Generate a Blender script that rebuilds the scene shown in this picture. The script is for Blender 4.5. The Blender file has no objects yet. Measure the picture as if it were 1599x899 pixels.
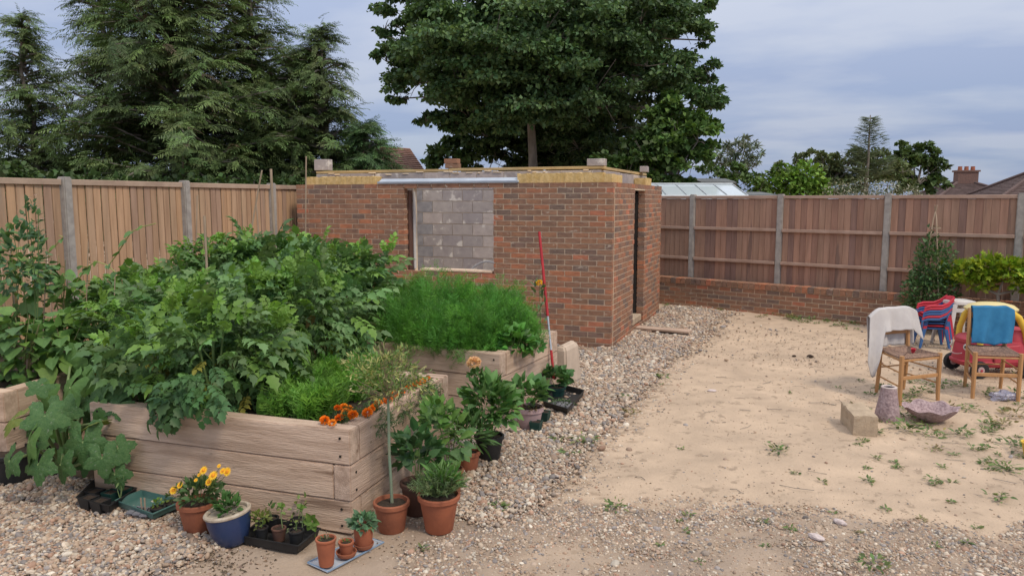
import bpy, bmesh, math, random
import numpy as np
from mathutils import Vector, Matrix
random.seed(7); RG = np.random.default_rng(11)
S = bpy.context.scene; COL = S.collection
R = math.radians

# ------------------------------------------------------------------ camera, world, sun, exposure
F_, CX_, CY_, CAMH = 1170.0, 799.5, 449.5, 1.9
PITCH = math.atan(138 / F_); YAW = R(21.2)
cam = bpy.data.objects.new('camera', bpy.data.cameras.new('camera')); COL.objects.link(cam)
cam.data.sensor_width = 36; cam.data.lens = F_ / 1599 * 36; cam.data.clip_end = 2000; cam.data.clip_start = .05
cam.location = (0, 0, CAMH); cam.rotation_euler = (R(90) - PITCH, 0, YAW)
S.camera = cam
S.view_settings.view_transform = 'Standard'; S.view_settings.look = 'None'
S.view_settings.exposure = 0.42; S.view_settings.gamma = 1
SUN_EL, SUN_AZ = R(52), R(118)      # azimuth measured clockwise from +Y
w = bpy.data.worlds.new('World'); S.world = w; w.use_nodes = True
nt = w.node_tree; N = nt.nodes; L = nt.links; N.clear()
wo = N.new('ShaderNodeOutputWorld'); bg = N.new('ShaderNodeBackground'); sky = N.new('ShaderNodeTexSky')
sky.sky_type = 'NISHITA'; sky.sun_disc = False; sky.sun_elevation = SUN_EL; sky.sun_rotation = SUN_AZ
sky.dust_density = .6; sky.ozone_density = 2.2; sky.air_density = 1.0
tc = N.new('ShaderNodeTexCoord'); sep = N.new('ShaderNodeSeparateXYZ'); L.new(tc.outputs['Generated'], sep.inputs[0])
def wm(op, a, b=None, c=None):
    n = N.new('ShaderNodeMath'); n.operation = op
    for i, v in enumerate((a, b, c)):
        if v is None: continue
        if isinstance(v, (int, float)): n.inputs[i].default_value = v
        else: L.new(v, n.inputs[i])
    return n.outputs[0]
zc = wm('ADD', wm('MAXIMUM', sep.outputs['Z'], 0.0), .16)   # flat cloud layer: coords stretch towards the horizon
cmb = N.new('ShaderNodeCombineXYZ')
L.new(wm('DIVIDE', sep.outputs['X'], zc), cmb.inputs[0]); L.new(wm('DIVIDE', sep.outputs['Y'], zc), cmb.inputs[1])
mp = N.new('ShaderNodeMapping'); mp.inputs['Rotation'].default_value = (0, 0, R(-24)); mp.inputs['Scale'].default_value = (.60, .90, 1)
mp.inputs['Location'].default_value = (1.3, 3.1, 0)
L.new(cmb.outputs[0], mp.inputs[0])
nz = N.new('ShaderNodeTexNoise'); nz.inputs['Scale'].default_value = .95; nz.inputs['Detail'].default_value = 5; nz.inputs['Roughness'].default_value = .5
nz.inputs['Distortion'].default_value = .35
L.new(mp.outputs[0], nz.inputs['Vector'])
rp = N.new('ShaderNodeValToRGB'); rp.color_ramp.elements[0].position = .36; rp.color_ramp.elements[1].position = .62
rp.color_ramp.elements[0].color = (.84, .84, .84, 1); rp.color_ramp.elements[1].color = (1, 1, 1, 1)
L.new(nz.outputs['Fac'], rp.inputs[0])
nz2 = N.new('ShaderNodeTexNoise'); nz2.inputs['Scale'].default_value = 1.5; nz2.inputs['Detail'].default_value = 6
L.new(mp.outputs[0], nz2.inputs['Vector'])
cl = N.new('ShaderNodeMixRGB'); cl.inputs[1].default_value = (2.1, 2.65, 3.95, 1); cl.inputs[2].default_value = (3.1, 3.5, 4.4, 1)
rp2 = N.new('ShaderNodeValToRGB'); rp2.color_ramp.elements[0].position = .42; rp2.color_ramp.elements[1].position = .58; L.new(nz2.outputs['Fac'], rp2.inputs[0]); L.new(rp2.outputs[0], cl.inputs[0])
tn = N.new('ShaderNodeMixRGB'); tn.blend_type = 'MULTIPLY'; tn.inputs[0].default_value = 1; tn.inputs[2].default_value = (.52, .58, .72, 1); L.new(sky.outputs[0], tn.inputs[1])
mx = N.new('ShaderNodeMixRGB'); L.new(rp.outputs[0], mx.inputs[0]); L.new(tn.outputs[0], mx.inputs[1]); L.new(cl.outputs[0], mx.inputs[2])
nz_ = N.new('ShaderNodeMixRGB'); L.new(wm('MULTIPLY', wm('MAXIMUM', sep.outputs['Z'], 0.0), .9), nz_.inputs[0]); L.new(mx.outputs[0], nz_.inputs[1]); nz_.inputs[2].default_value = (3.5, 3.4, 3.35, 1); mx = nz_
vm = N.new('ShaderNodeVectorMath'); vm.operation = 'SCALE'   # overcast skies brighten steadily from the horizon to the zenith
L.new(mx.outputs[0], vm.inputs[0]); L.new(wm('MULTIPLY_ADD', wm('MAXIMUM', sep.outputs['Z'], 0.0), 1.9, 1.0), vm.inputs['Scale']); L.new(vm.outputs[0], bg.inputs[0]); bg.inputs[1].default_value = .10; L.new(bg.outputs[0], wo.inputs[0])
sl = bpy.data.lights.new('sun', 'SUN'); sl.energy = 1.5; sl.angle = R(11); sl.color = (1, .87, .70)
so = bpy.data.objects.new('sun', sl); COL.objects.link(so)
sd = Vector((math.sin(SUN_AZ) * math.cos(SUN_EL), math.cos(SUN_AZ) * math.cos(SUN_EL), math.sin(SUN_EL)))
so.rotation_euler = sd.to_track_quat('Z', 'Y').to_euler(); so.location = (6, -4, 9)

# ------------------------------------------------------------------ survey helpers: photograph bearings to places on the plot
FW = np.array([-math.sin(YAW) * math.cos(PITCH), math.cos(YAW) * math.cos(PITCH), -math.sin(PITCH)])
RT = np.array([math.cos(YAW), math.sin(YAW), 0.0]); UP = np.cross(RT, FW); C0 = np.array([0, 0, CAMH])
def ray(x, y): return FW * F_ + RT * (x - CX_) - UP * (y - CY_)
def G(x, y, z=0.0): d = ray(x, y); return C0 + d * ((z - CAMH) / d[2])
def onY(x, y, Y): d = ray(x, y); return C0 + d * (Y / d[1])
def onX(x, y, X): d = ray(x, y); return C0 + d * (X / d[0])
def P3(x, y, D): return C0 + ray(x, y) / F_ * D
def hgt(x, y):
    return .008 * np.sin(x * 2.1 + y * 1.3) + .006 * np.sin(x * 4.7 - y * 3.1 + 1) + .003 * np.sin(x * 11 + y * 9) + .003 * np.sin(x * 17.3 - y * 14.1)
def vnoise(x, y, s=1.0, k=5, seed=3):
    r = np.random.default_rng(seed); o = 0
    for i in range(k):
        a = r.uniform(0, 6.28); f = s * r.uniform(.7, 1.9); o = o + np.sin(f * (x * math.cos(a) + y * math.sin(a)) + r.uniform(0, 6.28) + 1.3 * np.sin(f * .6 * (x * math.sin(a) - y * math.cos(a)) + i))
    return o / k

# ------------------------------------------------------------------ materials
MATS = {}
def M(name, c1, c2=None, scale=6, rough=.85, bump=0, bscale=40, attr=False, rnd=None, trans=0, stretch=(1, 1, 1), metal=0, spec=.3,
      spots=None, world=False, trn=0, detail=6, ramp=(.35, .65), inst=False):
    """c1-c2 noise mix; rnd = list of colours picked per object; attr = multiplied by the mesh colour 'col'; spots=(colour, scale, amount)"""
    if name in MATS: return MATS[name]
    m = bpy.data.materials.new(name); m.use_nodes = True; t = m.node_tree; n = t.nodes; l = t.links; n.clear()
    out = n.new('ShaderNodeOutputMaterial'); b = n.new('ShaderNodeBsdfPrincipled')
    b.inputs['Roughness'].default_value = rough; b.inputs['Metallic'].default_value = metal; b.inputs['Specular IOR Level'].default_value = spec
    tc = n.new('ShaderNodeTexCoord'); oi = n.new('ShaderNodeObjectInfo'); ad = n.new('ShaderNodeVectorMath'); ad.operation = 'MULTIPLY_ADD'
    ge = n.new('ShaderNodeNewGeometry')
    cmb = n.new('ShaderNodeCombineXYZ')
    for i, k in enumerate((37., 53., 71.)):
        mm = n.new('ShaderNodeMath'); mm.operation = 'MULTIPLY'; mm.inputs[1].default_value = 0 if world else k; l.new(oi.outputs['Random'], mm.inputs[0]); l.new(mm.outputs[0], cmb.inputs[i])
    ad.inputs[1].default_value = stretch; l.new((ge.outputs['Position'] if world else tc.outputs['Object']), ad.inputs[0]); l.new(cmb.outputs[0], ad.inputs[2])
    vec = ad.outputs[0]
    def noise(sc, det=detail, rg=.6):
        q = n.new('ShaderNodeTexNoise'); q.inputs['Scale'].default_value = sc; q.inputs['Detail'].default_value = det; q.inputs['Roughness'].default_value = rg
        l.new(vec, q.inputs['Vector']); return q.outputs['Fac']
    def ramp_(f, p0, p1, a=(0, 0, 0, 1), bb=(1, 1, 1, 1)):
        q = n.new('ShaderNodeValToRGB'); q.color_ramp.elements[0].position = p0; q.color_ramp.elements[1].position = p1
        q.color_ramp.elements[0].color = a; q.color_ramp.elements[1].color = bb; l.new(f, q.inputs[0]); return q.outputs[0]
    def mix(f, a, bb, mode='MIX'):
        q = n.new('ShaderNodeMixRGB'); q.blend_type = mode
        for i, v in enumerate((f, a, bb)):
            if isinstance(v, (int, float)): q.inputs[i].default_value = v
            elif isinstance(v, tuple): q.inputs[i].default_value = (*v, 1) if len(v) == 3 else v
            else: l.new(v, q.inputs[i])
        return q.outputs[0]
    c2 = c2 or tuple(x * .75 for x in c1)
    base = mix(ramp_(noise(scale), *ramp), c1, c2)
    if rnd:
        q = n.new('ShaderNodeValToRGB'); q.color_ramp.interpolation = 'CONSTANT'; els = q.color_ramp.elements
        while len(els) < len(rnd): els.new(.5)
        for i, cc in enumerate(rnd): els[i].position = i / len(rnd); els[i].color = (*cc, 1)
        l.new(oi.outputs['Random'], q.inputs[0]); base = mix(1.0, q.outputs[0], base, 'MULTIPLY')
    if attr:
        a = n.new('ShaderNodeAttribute'); a.attribute_name = 'col'; a.attribute_type = 'INSTANCER' if inst else 'GEOMETRY'; base = mix(1.0, a.outputs['Color'], base, 'MULTIPLY')
    for sp_ in ([spots] if spots and isinstance(spots[0], tuple) and not isinstance(spots[0][0], tuple) else (spots or [])): base = mix(ramp_(noise(sp_[1], 4), 1 - sp_[2], 1 - sp_[2] + .07), base, sp_[0])
    l.new(base, b.inputs['Base Color'])
    if bump:
        bp = n.new('ShaderNodeBump'); bp.inputs['Strength'].default_value = bump; bp.inputs['Distance'].default_value = .01
        l.new(noise(bscale, 5), bp.inputs['Height']); l.new(bp.outputs[0], b.inputs['Normal'])
    if trn: b.inputs['Transmission Weight'].default_value = trn
    if trans:
        tr = n.new('ShaderNodeBsdfTranslucent'); l.new(mix(1.0, base, (1.0, 1.0, .55), 'MULTIPLY'), tr.inputs[0]); ms = n.new('ShaderNodeMixShader'); ms.inputs[0].default_value = trans
        l.new(b.outputs[0], ms.inputs[1]); l.new(tr.outputs[0], ms.inputs[2]); l.new(ms.outputs[0], out.inputs[0])
    else: l.new(b.outputs[0], out.inputs[0])
    MATS[name] = m; return m
BRK = [(0.374, 0.194, 0.117), (0.313, 0.175, 0.114), (0.415, 0.189, 0.109), (0.343, 0.194, 0.126), (0.272, 0.164, 0.114), (0.364, 0.194, 0.117), (0.222, 0.155, 0.121), (0.465, 0.194, 0.105), (0.323, 0.179, 0.114), (0.354, 0.184, 0.114), (0.303, 0.179, 0.121), (0.252, 0.164, 0.126), (0.494, 0.194, 0.114), (0.364, 0.194, 0.117), (0.292, 0.169, 0.109)]
m_brick = M('brick', (1.0, 1, 1), (.68, .68, .72), 14, .9, .6, 90, rnd=BRK, stretch=(1, 1, 2.5), spots=((.46, .38, .31), 9, .37))
m_brick_s = M('brick_far', (1.0, 1, 1), (.68, .68, .72), 14, .9, .5, 90, attr=True)
m_mortar = M('mortar', (.72, .59, .43), (.60, .48, .35), 8, .95, .5, 120)
m_block = M('concrete_block', (.50, .455, .425), (.40, .36, .345), 9, .95, .8, 130, rnd=[(.95, .93, .92), (.78, .76, .80), (.87, .84, .84), (1.05, 1, .98), (.82, .80, .82)], spots=((.66, .61, .56), 5, .42))
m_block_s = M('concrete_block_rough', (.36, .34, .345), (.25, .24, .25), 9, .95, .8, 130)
m_wood = M('sleeper_oak', (.62, .475, .37), (.44, .32, .24), 3.2, .8, .8, 22, stretch=(.55, 7, 7), rnd=[(1, 1, 1), (.93, .9, .88), (1.05, 1.03, 1.0), (.9, .88, .88)], spots=[((.27, .18, .125), 1.6, .345), ((.16, .11, .08), 6.5, .315)], ramp=(.38, .62))
m_endgrain = M('end_grain', (.42, .31, .24), (.26, .18, .13), 8, .85, .3, 60)
m_fl = M('fence_board_warm', (.51, .345, .225), (.375, .245, .155), 3, .85, .4, 40, spots=((.34, .25, .18), 1.2, .40), stretch=(6, 6, .5), rnd=[(1, 1, 1), (.88, .86, .85), (1.1, 1.05, 1.0), (.95, .97, .97), (.82, .82, .9), (1.05, 1, .92)])
m_fr = M('fence_board_dark', (.41, .25, .18), (.305, .185, .13), 3, .85, .4, 40, spots=((.22, .14, .11), 1.2, .38), stretch=(6, 6, .5), rnd=[(1, 1, 1), (.86, .82, .84), (1.08, 1.03, 1.02), (.95, .97, .97), (.72, .73, .82), (1.08, 1.08, 1.08)])
m_rail_l = M('fence_cap', (.45, .34, .26), (.34, .25, .19), 4, .85, .3, 40)
m_rail_r = M('fence_rail', (.44, .31, .245), (.35, .235, .18), 4, .85, .3, 40)
m_post = M('concrete_post', (.40, .375, .345), (.29, .27, .25), 12, .95, .5, 150)
m_timber = M('new_timber', (.52, .39, .20), (.40, .28, .13), 5, .8, .3, 40, stretch=(1, 1, 5))
m_wool = M('insulation', (.68, .50, .24), (.52, .36, .14), 18, 1, 1, 60)
m_steel = M('galvanised_steel', (.44, .50, .58), (.36, .41, .48), 5, .6, 0, metal=.1)
m_soil = M('soil', (.06, .042, .03), (.03, .022, .018), 30, 1, 1, 60)
m_terra = M('terracotta', (.37, .135, .072), (.27, .10, .058), 7, .7, .2, 60, rnd=[(1, 1, 1), (.9, .88, .88), (1.05, .95, .9)])
m_brownpot = M('brown_pot', (.13, .065, .045), (.09, .05, .04), 8, .7)
m_blue = M('blue_glaze', (.022, .04, .115), (.03, .055, .13), 7, .28, .1, 30, spec=.5)
m_cream = M('cream_rim', (.48, .42, .34), (.33, .27, .2), 25, .6, .3, 80)
m_black = M('black_plastic', (.018, .019, .021), (.03, .03, .03), 12, .5)
m_dkgreen = M('dark_green_plastic', (.012, .05, .042), (.02, .06, .05), 12, .5)
m_teal = M('green_plastic', (.055, .14, .125), (.09, .17, .155), 9, .45)
m_greyplast = M('grey_plastic', (.13, .13, .15), (.2, .2, .22), 12, .5)
m_bluetray = M('blue_grey_tray', (.36, .42, .50), (.50, .50, .52), 14, .5)
m_bluerim = M('tray_edge_blue', (.15, .25, .38), (.25, .33, .43), 12, .5)
m_pinkpot = M('pink_pot', (.50, .36, .36), (.42, .30, .30), 9, .6)
m_cane = M('bamboo', (.42, .33, .24), (.28, .21, .15), 20, .8, 0, stretch=(1, 1, .2))
m_red = M('red_paint', (.42, .03, .035), (.33, .02, .03), 8, .5)
m_chair = M('beech_varnish', (.49, .27, .12), (.40, .21, .09), 6, .45, .1, 30, stretch=(5, 5, .6))
m_rush = M('woven_rush', (.34, .22, .16), (.17, .115, .095), 70, .95, 1, 90, stretch=(1, .25, 1))
m_towel_w = M('white_towel', (.60, .575, .56), (.53, .505, .50), 9, 1, .8, 260)
m_towel_b = M('blue_towel', (.045, .22, .42), (.03, .16, .32), 7, 1, .8, 260)
m_redplast = M('red_plastic', (.46, .055, .08), (.38, .05, .065), 4, .5)
m_redchair = M('red_chair_plastic', (.52, .035, .06), (.45, .04, .06), 4, .45)
m_bluechair = M('blue_chair_plastic', (.035, .10, .27), (.05, .13, .3), 4, .45)
m_yellow = M('yellow_plastic', (.70, .47, .06), (.65, .42, .05), 4, .5)
m_paleyellow = M('faded_yellow_plastic', (.66, .56, .27), (.6, .5, .24), 4, .55)
m_white = M('white_plastic', (.62, .60, .58), (.5, .48, .46), 6, .5)
m_rubber = M('black_tyre', (.02, .02, .022), (.035, .035, .035), 10, .7)
m_stone_y = M('sandstone', (.48, .38, .27), (.36, .28, .2), 10, .95, .6, 70)
m_stone_p = M('pink_aggregate', (.46, .35, .35), (.24, .17, .18), 45, .95, 1, 60)
m_stone_w = M('pale_stone', (.62, .54, .52), (.5, .42, .4), 20, .95, .5, 80)
m_bark = M('bark', (.26, .235, .205), (.16, .14, .12), 6, .95, .8, 14, stretch=(1, 1, .3))
m_stem = M('green_stem', (.12, .19, .06), (.09, .15, .05), 6, .7)
m_leaf = M('leaf', (1, 1, 1), (.85, .9, .85), 9, .5, 0, attr=True, trans=.28, spec=.35)
m_leafm = M('tree_leaf', (1, 1, 1), (.8, .85, .8), .6, .55, 0, attr=True, trans=.22, spec=.3)
m_petal = M('petal', (1, 1, 1), (.95, .95, .95), 20, .6, 0, attr=True, trans=.2)
m_gravel = M('gravel_stone', inst=True, c1=(1, 1, 1), c2=(.78, .76, .74), scale=60, rough=.9, bump=.4, bscale=150, attr=True, world=True) if True else M('x', (1, 1, 1), (.78, .76, .74), 60, .9, .4, 150, attr=True, world=True)
m_tile = M('roof_tile', (.24, .125, .085), (.16, .085, .065), 3, .9, .5, 20)
m_tile_d = M('roof_tile_dark', (.135, .095, .09), (.10, .07, .065), 3, .9, .5, 20)
m_slate = M('slate', (.17, .185, .19), (.12, .13, .135), 3, .7, .2, 20)
m_alu = M('aluminium', (.50, .54, .56), (.4, .43, .45), 4, .4, metal=.4)
m_glass = M('glass', (.55, .62, .66), (.5, .58, .62), 3, .12, spec=.6)
m_dark = M('dark_void', (.02, .018, .017), (.03, .025, .02), 5, .9)
m_skirt = M('render_wall', (.4, .37, .33), None, 5)

# ------------------------------------------------------------------ object helpers
def tag(o, label=None, cat=None, group=None, kind=None):
    for k, v in (('label', label), ('category', cat), ('group', group), ('kind', kind)):
        if v: o[k] = v
    return o
def empty(name, loc, label, cat, group=None, rz=0):
    o = bpy.data.objects.new(name, None); o.empty_display_size = .1; o.location = loc; o.rotation_euler[2] = rz; COL.objects.link(o)
    return tag(o, label, cat, group)
def link(name, me, mat=None, parent=None, loc=(0, 0, 0), rot=(0, 0, 0)):
    o = bpy.data.objects.new(name, me); COL.objects.link(o); o.location = loc; o.rotation_euler = rot
    if mat is not None and not me.materials: me.materials.append(mat)
    if parent is not None: o.parent = parent
    return o
def wlink(name, me, mat, parent, kind=None):
    """mesh built in world coordinates hung under an unrotated parent"""
    o = link(name, me, mat, parent)
    if parent is not None: o.location = -parent.location
    if kind: o['kind'] = kind
    return o
class MB:
    def __init__(s): s.v = []; s.f = []
    def add(s, v, f):
        n = len(s.v); s.v += [tuple(p) for p in v]; s.f += [tuple(i + n for i in q) for q in f]; return s
    def box(s, c, d, rz=0, M4=None):
        x, y, z = d[0] / 2, d[1] / 2, d[2] / 2
        v = [Vector((a, b, e)) for e in (-z, z) for a, b in ((-x, -y), (x, -y), (x, y), (-x, y))]
        m = M4 or (Matrix.Translation(c) @ Matrix.Rotation(rz, 4, 'Z'))
        return s.add([m @ p for p in v], [(3, 2, 1, 0), (4, 5, 6, 7), (0, 1, 5, 4), (1, 2, 6, 5), (2, 3, 7, 6), (3, 0, 4, 7)])
    def tube(s, pts, rad, n=8, cap=True):
        pts = [Vector(p) for p in pts]; k = len(pts)
        if isinstance(rad, (int, float)): rad = [rad] * k
        vs = []; up = None
        for i, p in enumerate(pts):
            d = (pts[min(i + 1, k - 1)] - pts[max(i - 1, 0)]).normalized()
            if up is None: up = d.orthogonal().normalized()
            up = (up - d * up.dot(d)).normalized(); sd_ = d.cross(up)
            vs += [p + (up * math.cos(a) + sd_ * math.sin(a)) * rad[i] for a in (2 * math.pi * j / n for j in range(n))]
        fs = [(i * n + j, i * n + (j + 1) % n, (i + 1) * n + (j + 1) % n, (i + 1) * n + j) for i in range(k - 1) for j in range(n)]
        if cap: fs += [tuple(range(n))[::-1], tuple(range((k - 1) * n, k * n))]
        return s.add(vs, fs)
    def lathe(s, prof, n=24, c=(0, 0, 0), sx=1, sy=1, jit=0):
        vs = []
        for r, z in prof:
            for j in range(n):
                a = 2 * math.pi * j / n; vs.append((c[0] + r * math.cos(a) * sx, c[1] + r * math.sin(a) * sy, c[2] + z + (random.uniform(-jit, jit) if jit else 0)))
        k = len(prof); fs = [(i * n + j, i * n + (j + 1) % n, (i + 1) * n + (j + 1) % n, (i + 1) * n + j) for i in range(k - 1) for j in range(n)]
        fs += [tuple(range(n))[::-1], tuple(range((k - 1) * n, k * n))]
        return s.add(vs, fs)
    def mesh(s, name='m', smooth=False, bevel=0, seg=2, fix=False):
        me = bpy.data.meshes.new(name); me.from_pydata([tuple(p) for p in s.v], [], s.f)
        if bevel or fix:
            b = bmesh.new(); b.from_mesh(me)
            if fix: bmesh.ops.recalc_face_normals(b, faces=b.faces)
            if bevel: bmesh.ops.bevel(b, geom=[e for e in b.edges if e.calc_face_angle(0) > .6], offset=bevel, segments=seg, affect='EDGES', clamp_overlap=True)
            b.to_mesh(me); b.free()
        if smooth:
            me.shade_smooth()
            try: me.set_sharp_from_angle(angle=R(40))
            except Exception: pass
        me.update(); return me
_bx = {}
def boxmesh(d, bevel=0, seg=1):
    k = tuple(round(x, 3) for x in d) + (bevel, seg)
    if k not in _bx: _bx[k] = MB().box((0, 0, 0), d).mesh('box', bevel=bevel, seg=seg)
    return _bx[k]
def sbox(name, d, loc, mat, parent, rot=(0, 0, 0), bevel=0, seg=1):
    me = boxmesh(d, bevel, seg)
    if me.materials and me.materials[0] != mat:
        me = me.copy(); me.materials.clear(); me.materials.append(mat)
    return link(name, me, mat, parent, loc, rot)

# numpy batch: many copies of a triangle template into one mesh with a colour attribute
def batch(name, tv, tf, P, Yd, Zn, Sc, col, smooth=False, extra=None):
    P = np.asarray(P, float); n = len(P)
    Y = np.asarray(Yd, float); Y = Y / (np.linalg.norm(Y, axis=1, keepdims=True) + 1e-9)
    Z = np.asarray(Zn, float); Z = Z - Y * (Z * Y).sum(1, keepdims=True); Z = Z / (np.linalg.norm(Z, axis=1, keepdims=True) + 1e-9)
    X = np.cross(Y, Z); Sc = np.asarray(Sc, float)
    if Sc.ndim == 1: Sc = np.repeat(Sc[:, None], 3, 1)
    T = np.asarray(tv, float)
    if T.ndim == 2: T = np.broadcast_to(T, (n,) + T.shape)
    T = T * Sc[:, None, :]
    V = P[:, None, :] + T[..., 0:1] * X[:, None] + T[..., 1:2] * Y[:, None] + T[..., 2:3] * Z[:, None]
    k = T.shape[1]; tf = np.asarray(tf); FI = (tf[None] + (np.arange(n) * k)[:, None, None]).reshape(-1, 3)
    V = V.reshape(-1, 3)
    col = np.asarray(col, float)
    if col.ndim == 2: col = np.repeat(col[:, None, :], k, 1)
    col = col.reshape(-1, 3)
    return rawmesh(name, V, FI, col, smooth)
def rawmesh(name, V, FI, col=None, smooth=False):
    me = bpy.data.meshes.new(name); me.vertices.add(len(V)); me.vertices.foreach_set('co', V.astype(np.float32).ravel())
    me.loops.add(FI.size); me.loops.foreach_set('vertex_index', FI.astype(np.int32).ravel())
    me.polygons.add(len(FI)); me.polygons.foreach_set('loop_start', np.arange(0, FI.size, 3, dtype=np.int32))
    if smooth: me.polygons.foreach_set('use_smooth', np.ones(len(FI), bool))
    me.update(calc_edges=True)
    if col is not None:
        a = me.color_attributes.new('col', 'FLOAT_COLOR', 'POINT')
        a.data.foreach_set('color', np.concatenate([col, np.ones((len(col), 1))], 1).astype(np.float32).ravel())
    return me
def rdir(n, rg=RG):
    v = rg.normal(size=(n, 3)); return v / np.linalg.norm(v, axis=1, keepdims=True)
def jcol(c, n, a=.2, rg=RG, c2=None, p=0.0):
    o = np.array(c)[None] * (1 + rg.normal(0, a, (n, 1))).clip(.4, 1.9) * (1 + rg.normal(0, .06, (n, 3)))
    if c2 is not None:
        k = rg.random(n) < p; o[k] = (np.array(c2)[None] * (1 + rg.normal(0, a * .6, (n, 1))))[k]
    return o.clip(0.004, 1)

# leaf templates (length 1 along +y, normal +z)
def T_rhomb(w=.5, fold=.12): return ([(0, 0, 0), (-w / 2, .45, fold), (0, 1, -.05), (w / 2, .45, fold), (0, .5, 0)], [(0, 4, 1), (4, 2, 1), (0, 3, 4), (4, 3, 2)])
def T_fold(w=.75, fold=.12): return ([(0, 0, 0), (-w / 2, .5, fold), (0, 1, -.08), (w / 2, .5, fold)], [(0, 2, 1), (0, 3, 2)])
def T_leaf(w=.55, fold=.08, droop=.18):
    ys = (0, .28, .62, 1); ws = (0, w / 2, w * .42, 0); v = []; f = []
    for y, q in zip(ys[1:3], ws[1:3]): v += [(-q, y, fold - droop * y * y), (0, y, -droop * y * y), (q, y, fold - droop * y * y)]
    v = [(0, 0, 0)] + v + [(0, 1, -droop)]
    f = [(0, 2, 1), (0, 3, 2), (1, 2, 5), (1, 5, 4), (2, 3, 6), (2, 6, 5), (4, 5, 7), (5, 6, 7)]
    return v, f
def merge(parts):
    V = []; Fc = []
    for v, f in parts:
        n = len(V); V += list(v); Fc += [tuple(i + n for i in q) for q in f]
    return V, Fc
def xf(t, pos, ang, sc, tilt=0, sw=1):
    v, f = t; ca, sa = math.cos(ang), math.sin(ang); o = []
    for x, y, z in v:
        x *= sc * sw; y *= sc; z *= sc; y, z = y * math.cos(tilt) - z * math.sin(tilt), y * math.sin(tilt) + z * math.cos(tilt)
        o.append((pos[0] + x * ca - y * sa, pos[1] + x * sa + y * ca, pos[2] + z))
    return o, f
def T_toothed(w=.6, fold=.1, droop=.25):
    o = [(0, 0), (-w * .32, .12), (-w * .30, .24), (-w * .52, .34), (-w * .34, .50), (-w * .40, .64), (-w * .16, .74), (0, 1)]
    v = [(x, y, (fold if x else 0) - droop * y * y) for x, y in o] + [(-x, y, fold - droop * y * y) for x, y in o[1:-1]] + [(0, .35, -droop * .12), (0, .65, -droop * .42)]
    L_ = list(range(8)); R_ = [0] + list(range(8, 14)) + [7]; m1, m2 = 14, 15; f = []
    for s, sg in ((L_, 1), (R_, -1)):
        for a, b_, c in ((s[0], m1, s[1]), (s[1], m1, s[2]), (s[2], m1, s[3]), (s[3], m1, s[4]), (m1, m2, s[4]), (s[4], m2, s[5]), (s[5], m2, s[6]), (s[6], m2, s[7])): f.append((a, b_, c) if sg > 0 else (a, c, b_))
    return v, f
def T_tomato():
    p = []; arc = lambda y: -.30 * y * y + .06 * y
    for y, s in ((.26, .24), (.48, .34), (.70, .34)):
        for sg in (-1, 1): p.append(xf(T_toothed(.7, .1, .3), (sg * .015, y, arc(y)), -sg * 1.15, s, -.25))
    for y in (.37, .6):
        for sg in (-1, 1): p.append(xf(T_rhomb(.6), (0, y, arc(y)), -sg * 1.3, .12, -.2))
    p.append(xf(T_toothed(.75, .1, .3), (0, .8, arc(.8)), 0, .38, -.5))
    p.append(([(-.008, 0, 0), (.008, 0, 0), (.006, .85, arc(.85)), (-.006, .5, arc(.5)), (.008, .5, arc(.5))], [(0, 1, 4), (0, 4, 3), (3, 4, 2)]))
    return merge(p)
def T_heart():
    o = [(0, 0, 0), (-.22, -.10, .03), (-.42, .08, .07), (-.44, .35, .06), (-.24, .72, 0), (0, 1, -.12), (.24, .72, 0), (.44, .35, .06), (.42, .08, .07), (.22, -.10, .03)]
    v = o + [(0, .35, -.02), (0, .7, -.05)]
    f = [(0, 10, 1), (1, 10, 2), (2, 10, 3), (3, 10, 11), (3, 11, 4), (4, 11, 5), (5, 11, 6), (6, 11, 7), (7, 11, 10), (7, 10, 8), (8, 10, 9), (9, 10, 0)]
    return v, [tuple(reversed(t)) for t in f]
def T_plume(n=11, w=.02, spread=.45, rg=None, lv=2):
    rg = rg or random.Random(5); p = []
    def sl(a, b, ww):
        d = Vector(b) - Vector(a); s = d.cross(Vector((rg.uniform(-.4, .4), rg.uniform(-.4, .4), 1))).normalized() * ww
        return [tuple(Vector(a) - s), tuple(Vector(a) + s), tuple(b)], [(0, 1, 2)]
    p.append(sl((0, 0, 0), (0, .95, -.04), w))
    for i in range(n):
        y = .15 + .75 * i / n; sg = 1 if i % 2 else -1; ln = spread * (1 - y * .7)
        e = (sg * ln * rg.uniform(.7, 1), y + ln * rg.uniform(.5, .9), rg.uniform(-.18, .18)); p.append(sl((0, y, 0), e, w * .8))
        for j in range(lv):
            t = rg.uniform(.35, .8); a = (e[0] * t, y + (e[1] - y) * t, e[2] * t)
            p.append(sl(a, (a[0] + rg.uniform(-.12, .12), a[1] + rg.uniform(.05, .16), a[2] + rg.uniform(-.12, .12)), w * .7))
    return merge(p)
def T_frond():
    p = []; rg = random.Random(3); arc = lambda y: .10 * y - .27 * y * y
    p.append(([(-.012, 0, 0), (.012, 0, 0), (0, .95, arc(.95))], [(0, 1, 2)]))
    for i in range(9):
        y = .06 + .88 * i / 9
        for sg in (-1, 1):
            ln = .36 * (1 - y * .65) * rg.uniform(.65, 1.1); t = T_fold(.24, .02); p.append(xf(t, (0, y, arc(y)), -sg * rg.uniform(.65, .95), ln, -.35 + rg.uniform(-.25, .2)))
    p.append(xf(T_fold(.2), (0, .9, arc(.9)), 0, .16, -.6))
    return merge(p)
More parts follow.
